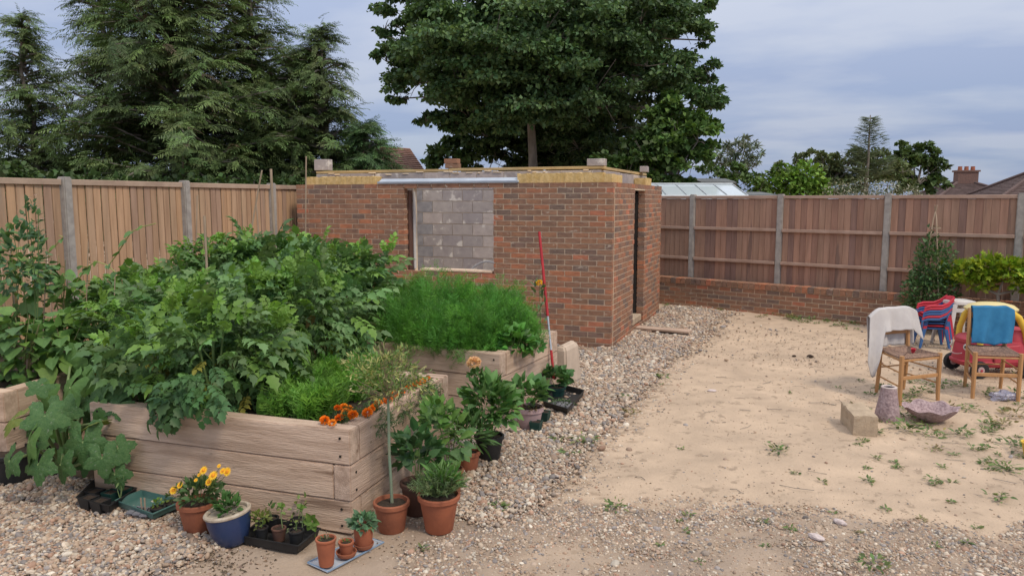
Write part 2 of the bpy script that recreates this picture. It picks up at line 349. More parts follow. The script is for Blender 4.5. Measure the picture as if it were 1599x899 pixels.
def T_maple():
    v = [(0, 0, 0), (-.34, .16, .03), (-.16, .38, 0), (-.36, .66, .02), (-.1, .62, 0), (0, 1, -.1), (.1, .62, 0), (.36, .66, .02), (.16, .38, 0), (.34, .16, .03)]
    return v, [(0, 2, 1), (0, 8, 2), (0, 9, 8), (2, 4, 3), (2, 8, 4), (8, 6, 4), (8, 7, 6), (4, 6, 5)]
TOM, HEART, FROND, MAPLE, LEAF, RH = T_tomato(), T_heart(), T_frond(), T_maple(), T_leaf(), T_rhomb()
NLEAF = T_leaf(.28, .05, .2); LANCE = T_leaf(.16, .03, .3)

def shell(n, c, r, lo=.55, rg=RG, zmin=-.8):
    d = rdir(n * 2, rg); d = d[d[:, 2] > zmin][:n]; n = len(d); q = rg.uniform(lo, 1.0, (n, 1)) ** .7
    q = q * (1 + .13 * vnoise(d[:, 0] * 3, d[:, 1] * 3 + d[:, 2] * 2, 1.6, 5, int(abs(c[0] * 97 + c[1] * 31)) % 1000)[:, None])
    return np.array(c)[None] + d * q * np.array(r)[None], d
def foliage(name, tmpl, c, r, n, size, color, parent, mat=None, up=.5, out=.9, lo=.55, ja=.2, c2=None, p=0, zmin=-.75, tip=None, jn=.5, sj=.25):
    P, d = shell(n, c, r, lo, zmin=zmin); n = len(P)
    Y = d * out + RG.normal(0, .45, (n, 3)) + np.array([0, 0, up])[None] * .5
    Z = d * .35 + np.array([0, 0, 1.0])[None] + RG.normal(0, jn, (n, 3))
    col = jcol(color, n, ja, c2=c2, p=p)
    me = batch(name, *tmpl, P, Y, Z, size * (1 + RG.normal(0, sj, n)).clip(.4, 1.8), col)
    return wlink(name, me, mat or m_leaf, parent)
def stems(parent, base, tops, r=.006, mat=None, name='stem'):
    for t in tops:
        b = Vector(base); t = Vector(t); m = (b + t) / 2 + Vector((random.uniform(-.03, .03), random.uniform(-.03, .03), (t.z - b.z) * .08))
        wlink(name, MB().tube([b, m, t], [r, r * .8, r * .5], 6).mesh('stem', True), mat or m_stem, parent)

# ------------------------------------------------------------------ ground
def gpoly(pts): return np.array([G(x, y)[:2] for x, y in pts])
POLA = gpoly([(1035, 478), (1128, 488), (1085, 528), (1045, 565), (1000, 618), (945, 676), (900, 730), (850, 785), (745, 828), (690, 800), (600, 800), (640, 700), (740, 600), (800, 560), (880, 530), (955, 540), (1030, 482)])
POLB = gpoly([(-500, 720), (0, 700), (170, 740), (300, 815), (345, 852), (285, 880), (215, 905), (215, 1000), (-500, 1100)])
POLC = gpoly([(620, 875), (760, 812), (850, 785), (1100, 768), (1250, 790), (1620, 840), (1800, 1000), (620, 1000)])
POLD = gpoly([(1240, 850), (1420, 820), (1700, 830), (1800, 1000), (1200, 1000)])
POLE = gpoly([(1040, 800), (1120, 780), (1210, 800), (1180, 835), (1060, 830)])
def inpoly(x, y, pl):
    r = np.zeros(x.shape, bool); j = len(pl) - 1
    for i in range(len(pl)):
        xi, yi = pl[i]; xj, yj = pl[j]; c = ((yi > y) != (yj > y)) & (x < (xj - xi) * (y - yi) / (yj - yi + 1e-12) + xi); r ^= c; j = i
    return r
def dens(x, y):
    jx = x + .17 * vnoise(x, y, 7, 6, 1) + .04 * vnoise(x, y, 25, 5, 8); jy = y + .17 * vnoise(x, y, 7, 6, 2) + .04 * vnoise(x, y, 25, 5, 9)
    nn = vnoise(x, y, 3.0, 6, 4); nf = vnoise(x, y, 12, 6, 6)
    d = .003 + .006 * (nn > .35)
    d = np.where(inpoly(jx, jy, POLC), np.clip(.20 + .34 * nn + .34 * nf, .03, .75), d)
    rr_ = np.random.default_rng(5).normal(0, 1, (2,) + x.shape); d = np.maximum(d, .6 * inpoly(x + .16 * rr_[0], y + .16 * rr_[1], POLA) + .3 * inpoly(x + .2 * rr_[1], y + .2 * rr_[0], POLB))
    d = np.where(inpoly(jx, jy, POLD), np.clip(.42 + .45 * nf, .1, 1), d); d = np.where(inpoly(jx, jy, POLE), np.clip(.5 + .4 * nf, .1, 1), d)
    d = np.where(inpoly(jx, jy, POLA), 1.0, d); d = np.where(inpoly(jx, jy, POLB), 1.0, d)
    return d
gx = np.concatenate([[-400, -120, -40, -16, -10], np.linspace(-7.6, 6.4, 330), [9, 16, 40, 120, 400]])
gy = np.concatenate([[-200, -40, -8, -1], np.linspace(1.2, 15.2, 330), [18, 25, 60, 160, 600]])
XX, YY = np.meshgrid(gx, gy); near = (XX > -7.7) & (XX < 6.5) & (YY > 1.1) & (YY < 15.3)
ZZ = np.where(near, hgt(XX, YY) + .005 * vnoise(XX, YY, 26, 6, 12) - .015 * np.clip(vnoise(XX, YY * 1.6, 9, 6, 14) - .3, 0, 1), 0)
dm = np.where(near, dens(XX, YY), 0.02)
nx, ny = len(gx), len(gy); V = np.stack([XX, YY, ZZ], -1).reshape(-1, 3)
ii = (np.arange(ny - 1)[:, None] * nx + np.arange(nx - 1)[None]).ravel()
FI = np.concatenate([np.stack([ii, ii + 1, ii + nx + 1], 1), np.stack([ii, ii + nx + 1, ii + nx], 1)])
sand = np.array([1.0, 1.0, 1.0]); dirt = np.array([.48, .45, .42]); k = np.clip(dm, 0, 1).reshape(-1, 1)
tone = 1 + .13 * vnoise(V[:, 0], V[:, 1], .9, 6, 21)[:, None] + .06 * vnoise(V[:, 0], V[:, 1], 4, 6, 22)[:, None] - .30 * np.clip(vnoise(V[:, 0] * .35, V[:, 1], 5, 7, 25)[:, None] - .25, 0, 1) + .07 * vnoise(V[:, 0], V[:, 1], 22, 6, 26)[:, None]
POLF = gpoly([(200, 800), (480, 800), (640, 790), (760, 800), (900, 790), (1250, 800), (1640, 860), (1700, 1050), (150, 1050)])
dk = inpoly(V[:, 0] + .1 * vnoise(V[:, 0], V[:, 1], 5, 6, 71), V[:, 1] + .12 * vnoise(V[:, 0], V[:, 1], 4, 6, 72), POLF)[:, None] * (.24 + .12 * np.clip(vnoise(V[:, 0], V[:, 1], 6, 6, 73), -1, 1)[:, None])   # darker earthy soil by the pots
gcol = (sand * (1 - k) + dirt * k) * tone * (1 - dk * [1.05, 1, .85])
me = rawmesh('ground', V, FI, gcol, True)
m_ground = M('sandy_ground', (.53, .405, .293), (.425, .325, .237), 2.2, .95, .9, 45, attr=True, world=True, detail=12, spots=((.33, .25, .18), 7, .41))
tag(link('ground', me, m_ground), kind='structure')

# gravel stones: real geometry
def ico(sub):
    b = bmesh.new(); bmesh.ops.create_icosphere(b, subdivisions=sub, radius=1); v = np.array([p.co[:] for p in b.verts]); f = np.array([[q.index for q in t.verts] for t in b.faces]); b.free(); return v, f
PAL = np.array([(.55, .45, .35), (.47, .36, .27), (.62, .53, .43), (.36, .30, .255), (.42, .31, .24), (.27, .245, .235), (.50, .37, .27), (.66, .60, .51), (.43, .28, .205), (.34, .31, .30), (.54, .43, .34)])
ROCKS = []
for k_ in range(5):
    v, f = ico(2); rg_ = np.random.default_rng(90 + k_); fr_ = rg_.normal(0, 1, (4, 3)); v = v * (1 + .13 * np.sin(v @ fr_.T * 1.6 + rg_.uniform(0, 6, 4)).sum(1, keepdims=True) * .6) * [1, .8, .6]
    me_ = bpy.data.meshes.new('stone'); me_.from_pydata(v.tolist(), [], f.tolist()); me_.shade_smooth(); ROCKS.append(me_)
def stones(name, x, y, s0, label, sg=.38):
    """thousands of loose stones as one object: a point per stone, geometry nodes set a rock on each"""
    n = len(x); rg = RG; sz = s0 * np.exp(rg.normal(0, sg, n)); PAL_ = PAL * [.93, .93, .92]; jx = x + .05 * rg.normal(size=n)
    core = inpoly(jx, y, POLA) | inpoly(jx, y, POLB) | (y > 9); sz = sz * np.where(core, 1, .74)
    z = hgt(x, y) + sz * np.where(core, .25, .05) + np.where(core, rg.uniform(0, .022, n), 0)
    col = PAL_[rg.integers(0, len(PAL), n)] * (1 + rg.normal(0, .13, (n, 1))) * (1 + .12 * vnoise(x, y, 2.2, 5, 33)[:, None])
    if name == 'grit': col = col * .55 + np.array([.50, .39, .28]) * .42
    me = bpy.data.meshes.new(name); me.vertices.add(n); me.vertices.foreach_set('co', np.stack([x, y, z], 1).astype(np.float32).ravel())
    def at(nm, ty, fld, arr): a = me.attributes.new(nm, ty, 'POINT'); a.data.foreach_set(fld, arr.astype(np.float32 if ty != 'INT' else np.int32).ravel())
    at('rot', 'FLOAT_VECTOR', 'vector', np.stack([rg.normal(0, .3, n), rg.normal(0, .3, n), rg.uniform(0, 6.28, n)], 1))
    at('scl', 'FLOAT_VECTOR', 'vector', sz[:, None] * rg.uniform(.75, 1.3, (n, 3)))
    at('col', 'FLOAT_COLOR', 'color', np.concatenate([col.clip(.02, .9), np.ones((n, 1))], 1)); at('idx', 'INT', 'value', rg.integers(0, len(ROCKS), n))
    o = link('gravel', me, m_gravel); ng = bpy.data.node_groups.new(name, 'GeometryNodeTree'); ng.interface.new_socket('Geometry', in_out='INPUT', socket_type='NodeSocketGeometry'); ng.interface.new_socket('Geometry', in_out='OUTPUT', socket_type='NodeSocketGeometry')
    A = ng.nodes.new; K = ng.links.new; gi, go = A('NodeGroupInput'), A('NodeGroupOutput'); ip = A('GeometryNodeInstanceOnPoints'); jn = A('GeometryNodeJoinGeometry')
    for m_ in ROCKS:
        if not m_.materials: m_.materials.append(m_gravel)
        ob = bpy.data.objects.new('stone_shape', m_); oi = A('GeometryNodeObjectInfo'); oi.inputs['Object'].default_value = ob; oi.inputs['As Instance'].default_value = True; K(oi.outputs['Geometry'], jn.inputs[0])
    def na(nm, ty): q = A('GeometryNodeInputNamedAttribute'); q.data_type = ty; q.inputs['Name'].default_value = nm; return q.outputs['Attribute']
    K(gi.outputs[0], ip.inputs['Points']); K(jn.outputs[0], ip.inputs['Instance']); ip.inputs['Pick Instance'].default_value = True
    K(na('idx', 'INT'), ip.inputs['Instance Index']); K(na('rot', 'FLOAT_VECTOR'), ip.inputs['Rotation']); K(na('scl', 'FLOAT_VECTOR'), ip.inputs['Scale']); K(ip.outputs[0], go.inputs[0])
    md = o.modifiers.new('stones', 'NODES'); md.node_group = ng
    return tag(o, label, 'gravel', kind='stuff')
BEDS = []
def scatter(n, x0, x1, y0, y1):
    x = RG.uniform(x0, x1, n); y = RG.uniform(y0, y1, n); k = RG.random(n) < dens(x, y); return x[k], y[k]
def clear(x, y):
    k = np.ones(len(x), bool)
    for (a, b, c, d) in ((-7.1, -2.25, 9.2, 13.6), (-5.9, -2.42, 3.5, 4.75), (-5, -2.5, 5.9, 7.2)): k &= ~((x > a) & (x < b) & (y > c) & (y < d))
    return x[k], y[k]
x, y = clear(*scatter(400000, -6.0, 3.2, 1.9, 5.4)); stones("gravel", x, y, .0087, "loose mixed beige and grey pea shingle in the foreground beside the pots")
print('near stones', len(x))
x, y = clear(*scatter(380000, -4.0, 6.0, 5.4, 13.4)); stones("gravel", x, y, .0115, "loose pale shingle path running past the raised beds to the brick outbuilding")
x = RG.uniform(-4.5, 3.4, 330000); y = RG.uniform(2.2, 11.5, 330000); k = RG.random(len(x)) < (.035 + .10 * np.clip(vnoise(x, y, 2, 6, 61), 0, 1) + .35 * inpoly(x + .1 * RG.normal(size=len(x)), y + .1 * RG.normal(size=len(x)), POLC) + .05 * (y < 4)); x, y = x[k], y[k]; print("grit", len(x))
stones("grit", x, y, .0052, "fine grit and crumbs of stone trodden into the sandy ground")
print('far stones', len(x))

# ------------------------------------------------------------------ brickwork
CP, BL = 2.12 / 30, .212          # course pitch, brick length incl. joint
JT = .0125
def lay(length, courses, z0, openings, skip=0, pitch=BL, cp=CP, bond=.5):
    out = []
    for c in range(courses):
        zb = z0 + c * cp; s = -pitch * (bond if c % 2 else 0)
        while s < length - .01:
            a, b = max(s, 0), min(s + pitch, length); segs = [(a, b)]
            for (o0, o1, q0, q1) in openings:
                if zb + cp * .5 > q0 and zb + cp * .5 < q1:
                    ns = []
                    for (p, q) in segs:
                        if q <= o0 or p >= o1: ns.append((p, q))
                        else:
                            if p < o0: ns.append((p, o0))
                            if q > o1: ns.append((o1, q))
                    segs = ns
            for (p, q) in segs:
                if q - p > .035: out.append((p, q, zb))
            s += pitch
    return out
def wallbricks(parent, org, ang, bricks, depth, nmax, mat, mat_s, name='brick', side=1, cp=CP, jt=JT, jd=.003, pal=BRK, score=None):
    """org = left end of the outer face; ang = run direction; the wall body lies to the left of the run when side=1"""
    ux, uy = math.cos(ang), math.sin(ang); nxx, nyy = -uy * side, ux * side; L_ = []
    for (p, q, zb) in bricks:
        s = (p + q) / 2; L_.append((org[0] + ux * s, org[1] + uy * s, zb + cp / 2, q - p - jt))
    key = score or (lambda t: math.dist((t[0], t[1], t[2]), (0, 0, CAMH))); L_.sort(key=key)
    pl = parent.location
    for i, (x, y, z, ln) in enumerate(L_[:nmax]):
        jit = random.uniform(0, jd); d = depth / 2 - jit
        ln = round(ln / .01) * .01 if abs(ln - (BL - jt)) > .004 else BL - jt
        sbox(name, (ln, depth, cp - jt), (x + nxx * d - pl.x, y + nyy * d - pl.y, z - pl.z), mat, parent, (random.uniform(-.004, .004), 0, ang))
    if len(L_) > nmax:
        mb = MB(); cols = []
        for (x, y, z, ln) in L_[nmax:]:
            d = depth / 2 - random.uniform(0, jd); mb.box((x + nxx * d, y + nyy * d, z), (ln, depth, cp - jt), ang); cols += [random.choice(pal)] * 8
        me = mb.mesh(name); a = me.color_attributes.new('col', 'FLOAT_COLOR', 'POINT')
        a.data.foreach_set('color', np.array([(*c, 1) for c in cols], np.float32).ravel()); wlink(name, me, mat_s, parent, 'stuff')

# ------------------------------------------------------------------ the roofless brick outbuilding
SX0, SX1, SY0, SY1, SH = -6.98, -2.22, 9.21, 12.62, 2.12
shed = empty('brick_outbuilding', ((SX0 + SX1) / 2, (SY0 + SY1) / 2, 0), 'half-built roofless red brick outbuilding with an unglazed window opening and a narrow doorway', 'outbuilding')
WX0, WX1, WZ0, WZ1 = -5.17, -3.84, .920, 2.055
DY0, DY1 = 10.50, 11.22
LB = .105
front = lay(SX1 - SX0, 30, 0, [(WX0 - SX0, WX1 - SX0, WZ0, WZ1)])
wallbricks(shed, (SX0, SY0), 0, front, LB, 300, m_brick, m_brick_s, score=lambda t: (10 if t[2] < .45 else 0) + (10 if (t[2] < .8 and t[0] < -4.9) else 0) + math.dist(t[:3], (0, 0, CAMH)))
# the side wall, split by the doorway
sidebr = [(p, q, z) for p, q, z in lay(SY1 - SY0 - LB, 30, 0, [(DY0 - SY0 - LB, DY1 - SY0 - LB, 0.10, 2.02)])]
wallbricks(shed, (SX1, SY0 + LB), R(90), sidebr, LB, 0, m_brick, m_brick_s, side=1)
# mortar leaves (recessed 5 mm behind the brick faces)
mb = MB(); q = .006; e = LB - .006
def seg(x0, x1, y0, y1, z0, z1): mb.box(((x0 + x1) / 2, (y0 + y1) / 2, (z0 + z1) / 2), (x1 - x0, y1 - y0, z1 - z0))
q = .016; seg(SX0 + q, WX0 - q, SY0 + .0045, SY0 + e, -.1, SH - q); seg(WX1 + q, SX1 - q, SY0 + .0045, SY0 + e, -.1, SH - q)
seg(WX0 - q, WX1 + q, SY0 + .0045, SY0 + e, -.1, WZ0 - q); seg(WX0 - q, WX1 + q, SY0 + .0045, SY0 + e, WZ1 + q, SH - q)
seg(SX1 - LB + .010, SX1 - .0045, SY0 + LB - .010, DY0 - q, -.1, SH - q); seg(SX1 - LB + .010, SX1 - .0045, DY1 + q, SY1 - .016, -.1, SH - q); seg(SX1 - LB + .010, SX1 - .0045, DY0 - q, DY1 + q, 2.03, SH - q)
wlink('mortar', mb.mesh('mortar'), m_mortar, shed)
mb = MB(); seg(SX0, SX0 + LB, SY0 + LB, SY1, 0, SH); seg(SX0 + LB, SX1 - LB, SY1 - LB, SY1, 0, SH)
wlink('rear_wall', mb.mesh('rear_wall'), m_brick_s, shed)
# inner blockwork leaf
IN = .21; BT = .10; BLP, BCP = .40, .2035
ih = 2.275
def blocks(org, ang, ln, z0, n, openings, nmax, side=1, jd=.004):
    wallbricks(shed, org, ang, lay(ln, n, z0, openings, pitch=BLP, cp=BCP), BT, nmax, m_block, m_block_s, name='concrete_block', side=side, cp=BCP, jd=jd, pal=[(1, 1, 1)])
ix0, ix1, iy0, iy1 = SX0 + IN + BT, SX1 - IN - BT, SY0 + IN + BT, SY1 - IN - BT   # room faces
blocks((ix1, iy1), R(180), ix1 - ix0, .24, 10, [], 99, side=-1)          # back wall, faces the window
mk_ = m_block; m_block = M('concrete_block_bloom', (.64, .59, .54), (.50, .46, .42), 7, .95, .8, 130, rnd=[(1, 1, 1), (.93, .93, .93), (.86, .86, .87)], spots=((.74, .71, .67), 4, .48)); blocks((ix0, iy1), R(-90), iy1 - iy0, .34, 9, [], 70, side=-1); m_block = mk_     # left wall of the room
blocks((ix0 - BT, SY0 + IN), 0, ix1 - ix0 + 2 * BT, .24, 10, [(WX0 + .035 - ix0 + BT, WX1 - ix0 + BT, WZ0 - .02, 2.06)], 90, side=1)
blocks((ix1, iy0), R(90), iy1 - iy0, .24, 10, [(DY0 - iy0, DY1 - iy0, .10, 2.0)], 60, side=-1)
mb = MB(); q2 = .008
seg(ix0 - BT + q2, ix1 + BT - q2, iy1 + q2, iy1 + BT - q2, -.1, ih); seg(ix0 - BT + q2, ix0 - q2, iy0, iy1 + q2, -.1, ih)
seg(ix0 - BT + q2, WX0 + .03, SY0 + IN + q2, SY0 + IN + BT - q2, -.1, ih); seg(WX1 + q2, ix1 + BT - q2, SY0 + IN + q2, SY0 + IN + BT - q2, -.1, ih)
seg(WX0 + .03, WX1 + q2, SY0 + IN + q2, SY0 + IN + BT - q2, -.1, WZ0 - .03); seg(WX0 + .03, WX1 + q2, SY0 + IN + q2, SY0 + IN + BT - q2, 2.08, ih)
seg(ix1 + q2, ix1 + BT - q2, iy0 + .001, DY0 - q2, -.1, ih); seg(ix1 + q2, ix1 + BT - q2, DY1 + q2, iy1, -.1, ih)
wlink('block_mortar', mb.mesh('m'), m_mortar, shed)
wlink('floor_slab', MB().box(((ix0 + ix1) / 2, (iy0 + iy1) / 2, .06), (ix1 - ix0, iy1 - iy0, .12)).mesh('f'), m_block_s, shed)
# window bits: sill mortar, strip over the open cavity, cavity closer
wlink('sill_bed', MB().box(((WX0 + WX1) / 2 + .1, SY0 + .097, WZ0 + .014), (WX1 - WX0 - .24, .18, .030)).mesh('s', bevel=.006), M('sill_mortar', (.74, .60, .47), (.62, .48, .36), 14, .95, .6, 90), shed)
wlink('cavity_strip', MB().box((WX0 + .002, SY0 + .155, (WZ0 + WZ1) / 2 - .02), (.02, .10, WZ1 - WZ0 - .02)).mesh('s'), m_brownpot, shed)
wlink('cavity_strip', MB().box((SX1 - .21, DY1 - .008, 1.06), (.20, .012, 1.86)).mesh('s'), m_dark, shed)  # near-black strip added to darken the doorway and hide the lit blocks beyond
wlink('cavity_closer', MB().box((WX0 + .030, SY0 + .225, (WZ0 + WZ1) / 2 - .02), (.014, .05, WZ1 - WZ0 - .05)).mesh('s'), m_white, shed)
# steel lintel: an L-shaped flange over the opening
mb = MB(); lx0, lx1 = onY(590, 285, SY0)[0], onY(809, 285, SY0)[0]
mb.box(((lx0 + lx1) / 2, SY0 + .045, SH + .004), (lx1 - lx0, .12, .006)); mb.box(((lx0 + lx1) / 2, SY0 + .11, SH + .035), (lx1 - lx0, .006, .06)); mb.box(((lx0 + lx1) / 2, SY0 - .012, SH + .012), (lx1 - lx0, .006, .03))
lm = Matrix.Translation(((lx0 + lx1) / 2, SY0 + .05, SH + .035)) @ Matrix.Rotation(R(28), 4, 'X'); mb.box(None, (lx1 - lx0, .13, .006), M4=lm)
wlink('steel_lintel', mb.mesh('l'), m_steel, shed)
# insulation batts poking out of the cavity
def batt(x0, x1, y0, y1, z0, z1):
    m = MB(); n = max(2, int((x1 - x0 + y1 - y0) / .04)); b = MB().box(((x0 + x1) / 2, (y0 + y1) / 2, (z0 + z1) / 2), (x1 - x0, y1 - y0, z1 - z0)).mesh('insulation_batt')
    bb = bmesh.new(); bb.from_mesh(b); bmesh.ops.subdivide_edges(bb, edges=[ed for ed in bb.edges if ed.calc_length() > .2], cuts=n, use_grid_fill=True)
    for v in bb.verts:
        v.co += Vector((random.uniform(-.004, .004), random.uniform(-.006, .006), random.uniform(-.007, .007)))
    bb.to_mesh(b); bb.free(); wlink('insulation_batt', b, m_wool, shed)
bx = lambda px: onY(px, 280, SY0 + .03)[0]
batt(bx(478), bx(586), SY0 + .03, SY0 + .20, SH - .06, SH + .105); batt(bx(808), bx(941), SY0 + .03, SY0 + .20, SH - .06, SH + .115)
batt(bx(941.5), SX1 - .03, SY0 + .04, SY0 + .20, SH - .06, SH + .10)
batt(SX1 - .20, SX1 - .03, SY0 + .21, SY0 + .62, SH - .06, SH + .09); batt(SX1 - .20, SX1 - .03, DY1 + .15, DY1 + .60, SH - .06, SH + .10)
# timber wall plate on the inner leaf
pz = ih + .028
def plate(x0, y0, x1, y1, w_=.10, h_=.036, dz=0, nm='wall_plate'):
    ln = math.hypot(x1 - x0, y1 - y0); sbox(nm, (ln, w_, h_), ((x0 + x1) / 2 - shed.location.x, (y0 + y1) / 2 - shed.location.y, pz + dz), m_timber, shed, (0, 0, math.atan2(y1 - y0, x1 - x0)), .003)
fy = SY0 + IN + .05
plate(ix0 - BT, fy, -4.6, fy, dz=-.004); plate(-4.595, fy, ix1 + .14, fy, dz=.003)
plate(ix1 + .05, fy + .052, ix1 + .05, iy1 + .05); plate(ix0 - .05, fy + .052, ix0 - .05, iy1 + .05); plate(ix0, iy1 + .05, ix1, iy1 + .05)
# blobs of bedding mortar squeezed under the plate
mb = MB()
for i in range(22):
    x_ = random.uniform(ix0, ix1); mb.box((x_, SY0 + IN - .004, ih + random.uniform(-.03, .008)), (random.uniform(.03, .14), .02, random.uniform(.008, .02)), random.uniform(-.05, .05))
wlink('bedding_mortar', mb.mesh('b', bevel=.003, seg=1), m_mortar, shed, 'stuff')
# door lining: sill block, dark reveal blocks
sbox('door_sill', (.30, DY1 - DY0 - .02, .10), (SX1 - .17 - shed.location.x, (DY0 + DY1) / 2 - shed.location.y, .13), m_stone_y, shed, bevel=.01)
# loose pieces lying on top of the walls
def loose(name, px, py, Y, d, mat, label, cat, rz=0, z=None, grp=None):
    p = onY(px, py, Y); o = link(name, MB().box((0, 0, d[2] / 2), d).mesh(name, bevel=.005, seg=1), mat, None, (p[0], Y, z if z is not None else pz + .023), (0, 0, rz)); tag(o, label, cat, grp); return o
ptop = pz + .021
loose('concrete_block', 505, 262, fy, (.24, .12, .16), m_block, 'grey concrete block standing on the left end of the outbuilding wall top', 'block', .05)
rb = empty('brick_pile', (onY(707, 258, fy)[0], fy, ptop), 'two red bricks stacked flat on the timber wall plate above the window', 'bricks')
for k_ in range(2): sbox('brick', (.20, .10, .062), (random.uniform(-.008, .008), 0, .034 + k_ * .066), m_brick, rb, (0, 0, .1 - .12 * k_), .003)
loose('concrete_block', 932, 255, fy, (.23, .12, .09), m_block, 'grey concrete block resting on the wall plate above the near corner', 'block', -.06)
loose('concrete_block', 1006, 272, 11.9, (.12, .24, .09), m_block, 'small grey block on the wall top above the far side of the doorway', 'block', .1)
# white pipe looping inside the room
a_ = onY(729, 424, SY0 + .5); b_ = onY(752, 402, SY0 + .5); c_ = onY(790, 420, SY0 + .5)
mb = MB(); pts = []
for i in range(15):
    t = i / 14; pts.append((a_[0] + (c_[0] - a_[0]) * t, SY0 + .5 + .1 * t, a_[2] - .05 + .20 * math.sin(math.pi * min(t * 1.0, 1)) ** .8))
tag(link('cable', mb.tube([(pts[0][0], pts[0][1], .12)] + pts + [(pts[-1][0] + .05, pts[-1][1], .12)], .012, 8).mesh('c', True), m_white), 'white plastic pipe looping up just inside the window opening', 'pipe')
# plank across the gravel by the door
A_, B_ = G(995, 512, .05), G(1078, 519, .05); ln = math.dist(A_[:2], B_[:2])
tag(link('plank', MB().box((0, 0, 0), (ln, .16, .032)).mesh('plank', bevel=.004, seg=1), m_wood, None, ((A_[0] + B_[0]) / 2, (A_[1] + B_[1]) / 2, .062), (0.04, 0, math.atan2(B_[1] - A_[1], B_[0] - A_[0]))), 'weathered scaffold plank laid from the doorway across the shingle', 'plank')
tag(link('timber_offcut', MB().box((0, 0, 0), (.22, .09, .045)).mesh('t', bevel=.004, seg=1), m_wood, None, (A_[0] + .22, A_[1] + .0, .022), (0, 0, 1.2)), 'short timber offcut propping up the plank by the doorway', 'timber')
# drips of mortar and rubble along the wall foot
# ------------------------------------------------------------------ low wall on the right
WA, WB = G(1033, 474), G(1340, 505); wd = (WB - WA)[:2]; wd = wd / np.hypot(*wd); wang = math.atan2(wd[1], wd[0]); wn = np.array([-wd[1], wd[0]])
def WL(s, off=0, z=0): p = WA[:2] + wd * s + wn * off; return (p[0], p[1], z)
S0, S1 = -.9, 6.6
lw = empty('low_brick_wall', WL(2.5, .05), 'low red brick retaining wall with a brick-on-edge top running below the dark fence', 'wall')
lb = lay(S1 - S0, 6, -.035, [], cp=.0725); wallbricks(lw, WL(S0), wang, lb, LB, 300, m_brick, m_brick_s, cp=.0725)
mb = MB(); nb = int((S1 - S0) / .098)
for i in range(nb):
    s = S0 + (i + .5) * .098; p = WL(s, .095 + random.uniform(-.003, .003)); pl = lw.location
    sbox('coping_brick', (.088, .215, .10), (p[0] - pl.x, p[1] - pl.y, .452 + random.uniform(-.002, .002)), m_brick, lw, (0, 0, wang), .003)
c0 = WL((S0 + S1) / 2, .0045 + .05); wlink('mortar', MB().box((c0[0], c0[1], .225), (S1 - S0, .10, .53), wang).mesh('m'), m_mortar, lw)
c0 = WL((S0 + S1) / 2, .10); wlink('mortar', MB().box((c0[0], c0[1], .4445), (S1 - S0, .19, .093), wang).mesh('m'), m_mortar, lw)
c0 = WL(3, .45); tag(link('raised_soil', MB().box((c0[0], c0[1], .19), (10, .45, .38), wang).mesh('s'), m_soil), kind='structure')

# ------------------------------------------------------------------ fences
def fence(name, label, org, ang, posts, s_end, htop, zb, mat, mpost, mrail, bw, side, rails, caph, board_th=.018, gap=.004, lean=0):
    root = empty(name, (org[0], org[1], 0), label, 'fence', rz=ang)
    for i, s in enumerate(posts):
        me = MB().box((0, 0, (htop + .03 + zb) / 2), (.095, .11, htop + .03 - zb)).mesh('post', bevel=.012, seg=2)
        b = bmesh.new(); b.from_mesh(me); b.to_mesh(me); b.free()
        link('post', me, mpost, root, (s, 0, 0), (0, random.uniform(-.004, .004), 0))
    edges = [(posts[i] + .05, posts[i + 1] - .05) for i in range(len(posts) - 1)]
    for a, b in edges:
        n = round((b - a) / bw); w_ = (b - a) / n
        for j in range(n):
            dz = random.uniform(-.004, .004)
            me = boxmesh((w_ - gap, board_th, htop - .05 - zb), .003)
            sbox('board', (w_ - gap, board_th, htop - .05 - zb), (a + (j + .5) * w_, side * .004 + (j % 2) * .003, (htop - .05 + zb) / 2 + dz), mat, root, (0, 0, random.uniform(-.02, .02) + .05 * side), .003)
        ln = b - a
        for z in rails: sbox('rail', (ln - .002, .045, .05), (a + ln / 2, -.036 * side, z + random.uniform(-.004, .004)), mrail, root, (0, 0, 0), .004)
        sbox('cap_rail', (ln - .004, .055, caph), (a + ln / 2, 0, htop - caph / 2 + .004), mrail, root, (0, random.uniform(-.002, .002), 0), .004)
    return root
# left fence: runs along +Y at X = -7.2; boards face us, rails on the far side
fy_posts = [.75, 2.40, 4.03, 5.66, 7.29, 8.93, 10.56, 12.2, 13.85, 15.5]
m = fence('board_fence', 'warm brown vertical board fence with concrete posts on the left under the conifers', (-7.2, 0), R(90), fy_posts, 0, 2.105, .12, m_fl, m_post, m_rail_l, .098, 1, [], .06, gap=.012)
# right fence: rails face us
rposts = [-5.9, -4.3, -2.75, -1.17, .43, 2.02, 3.67, 5.37, 7.0]
o_ = WL(0, .30)
m = fence('panel_fence', 'dark brown close-board fence with grey posts and exposed rails behind the low brick wall', o_, wang, rposts, 0, 1.96, .36, m_fr, m_post, m_rail_r, .10, 1, [1.39, .845], .05, gap=.002)

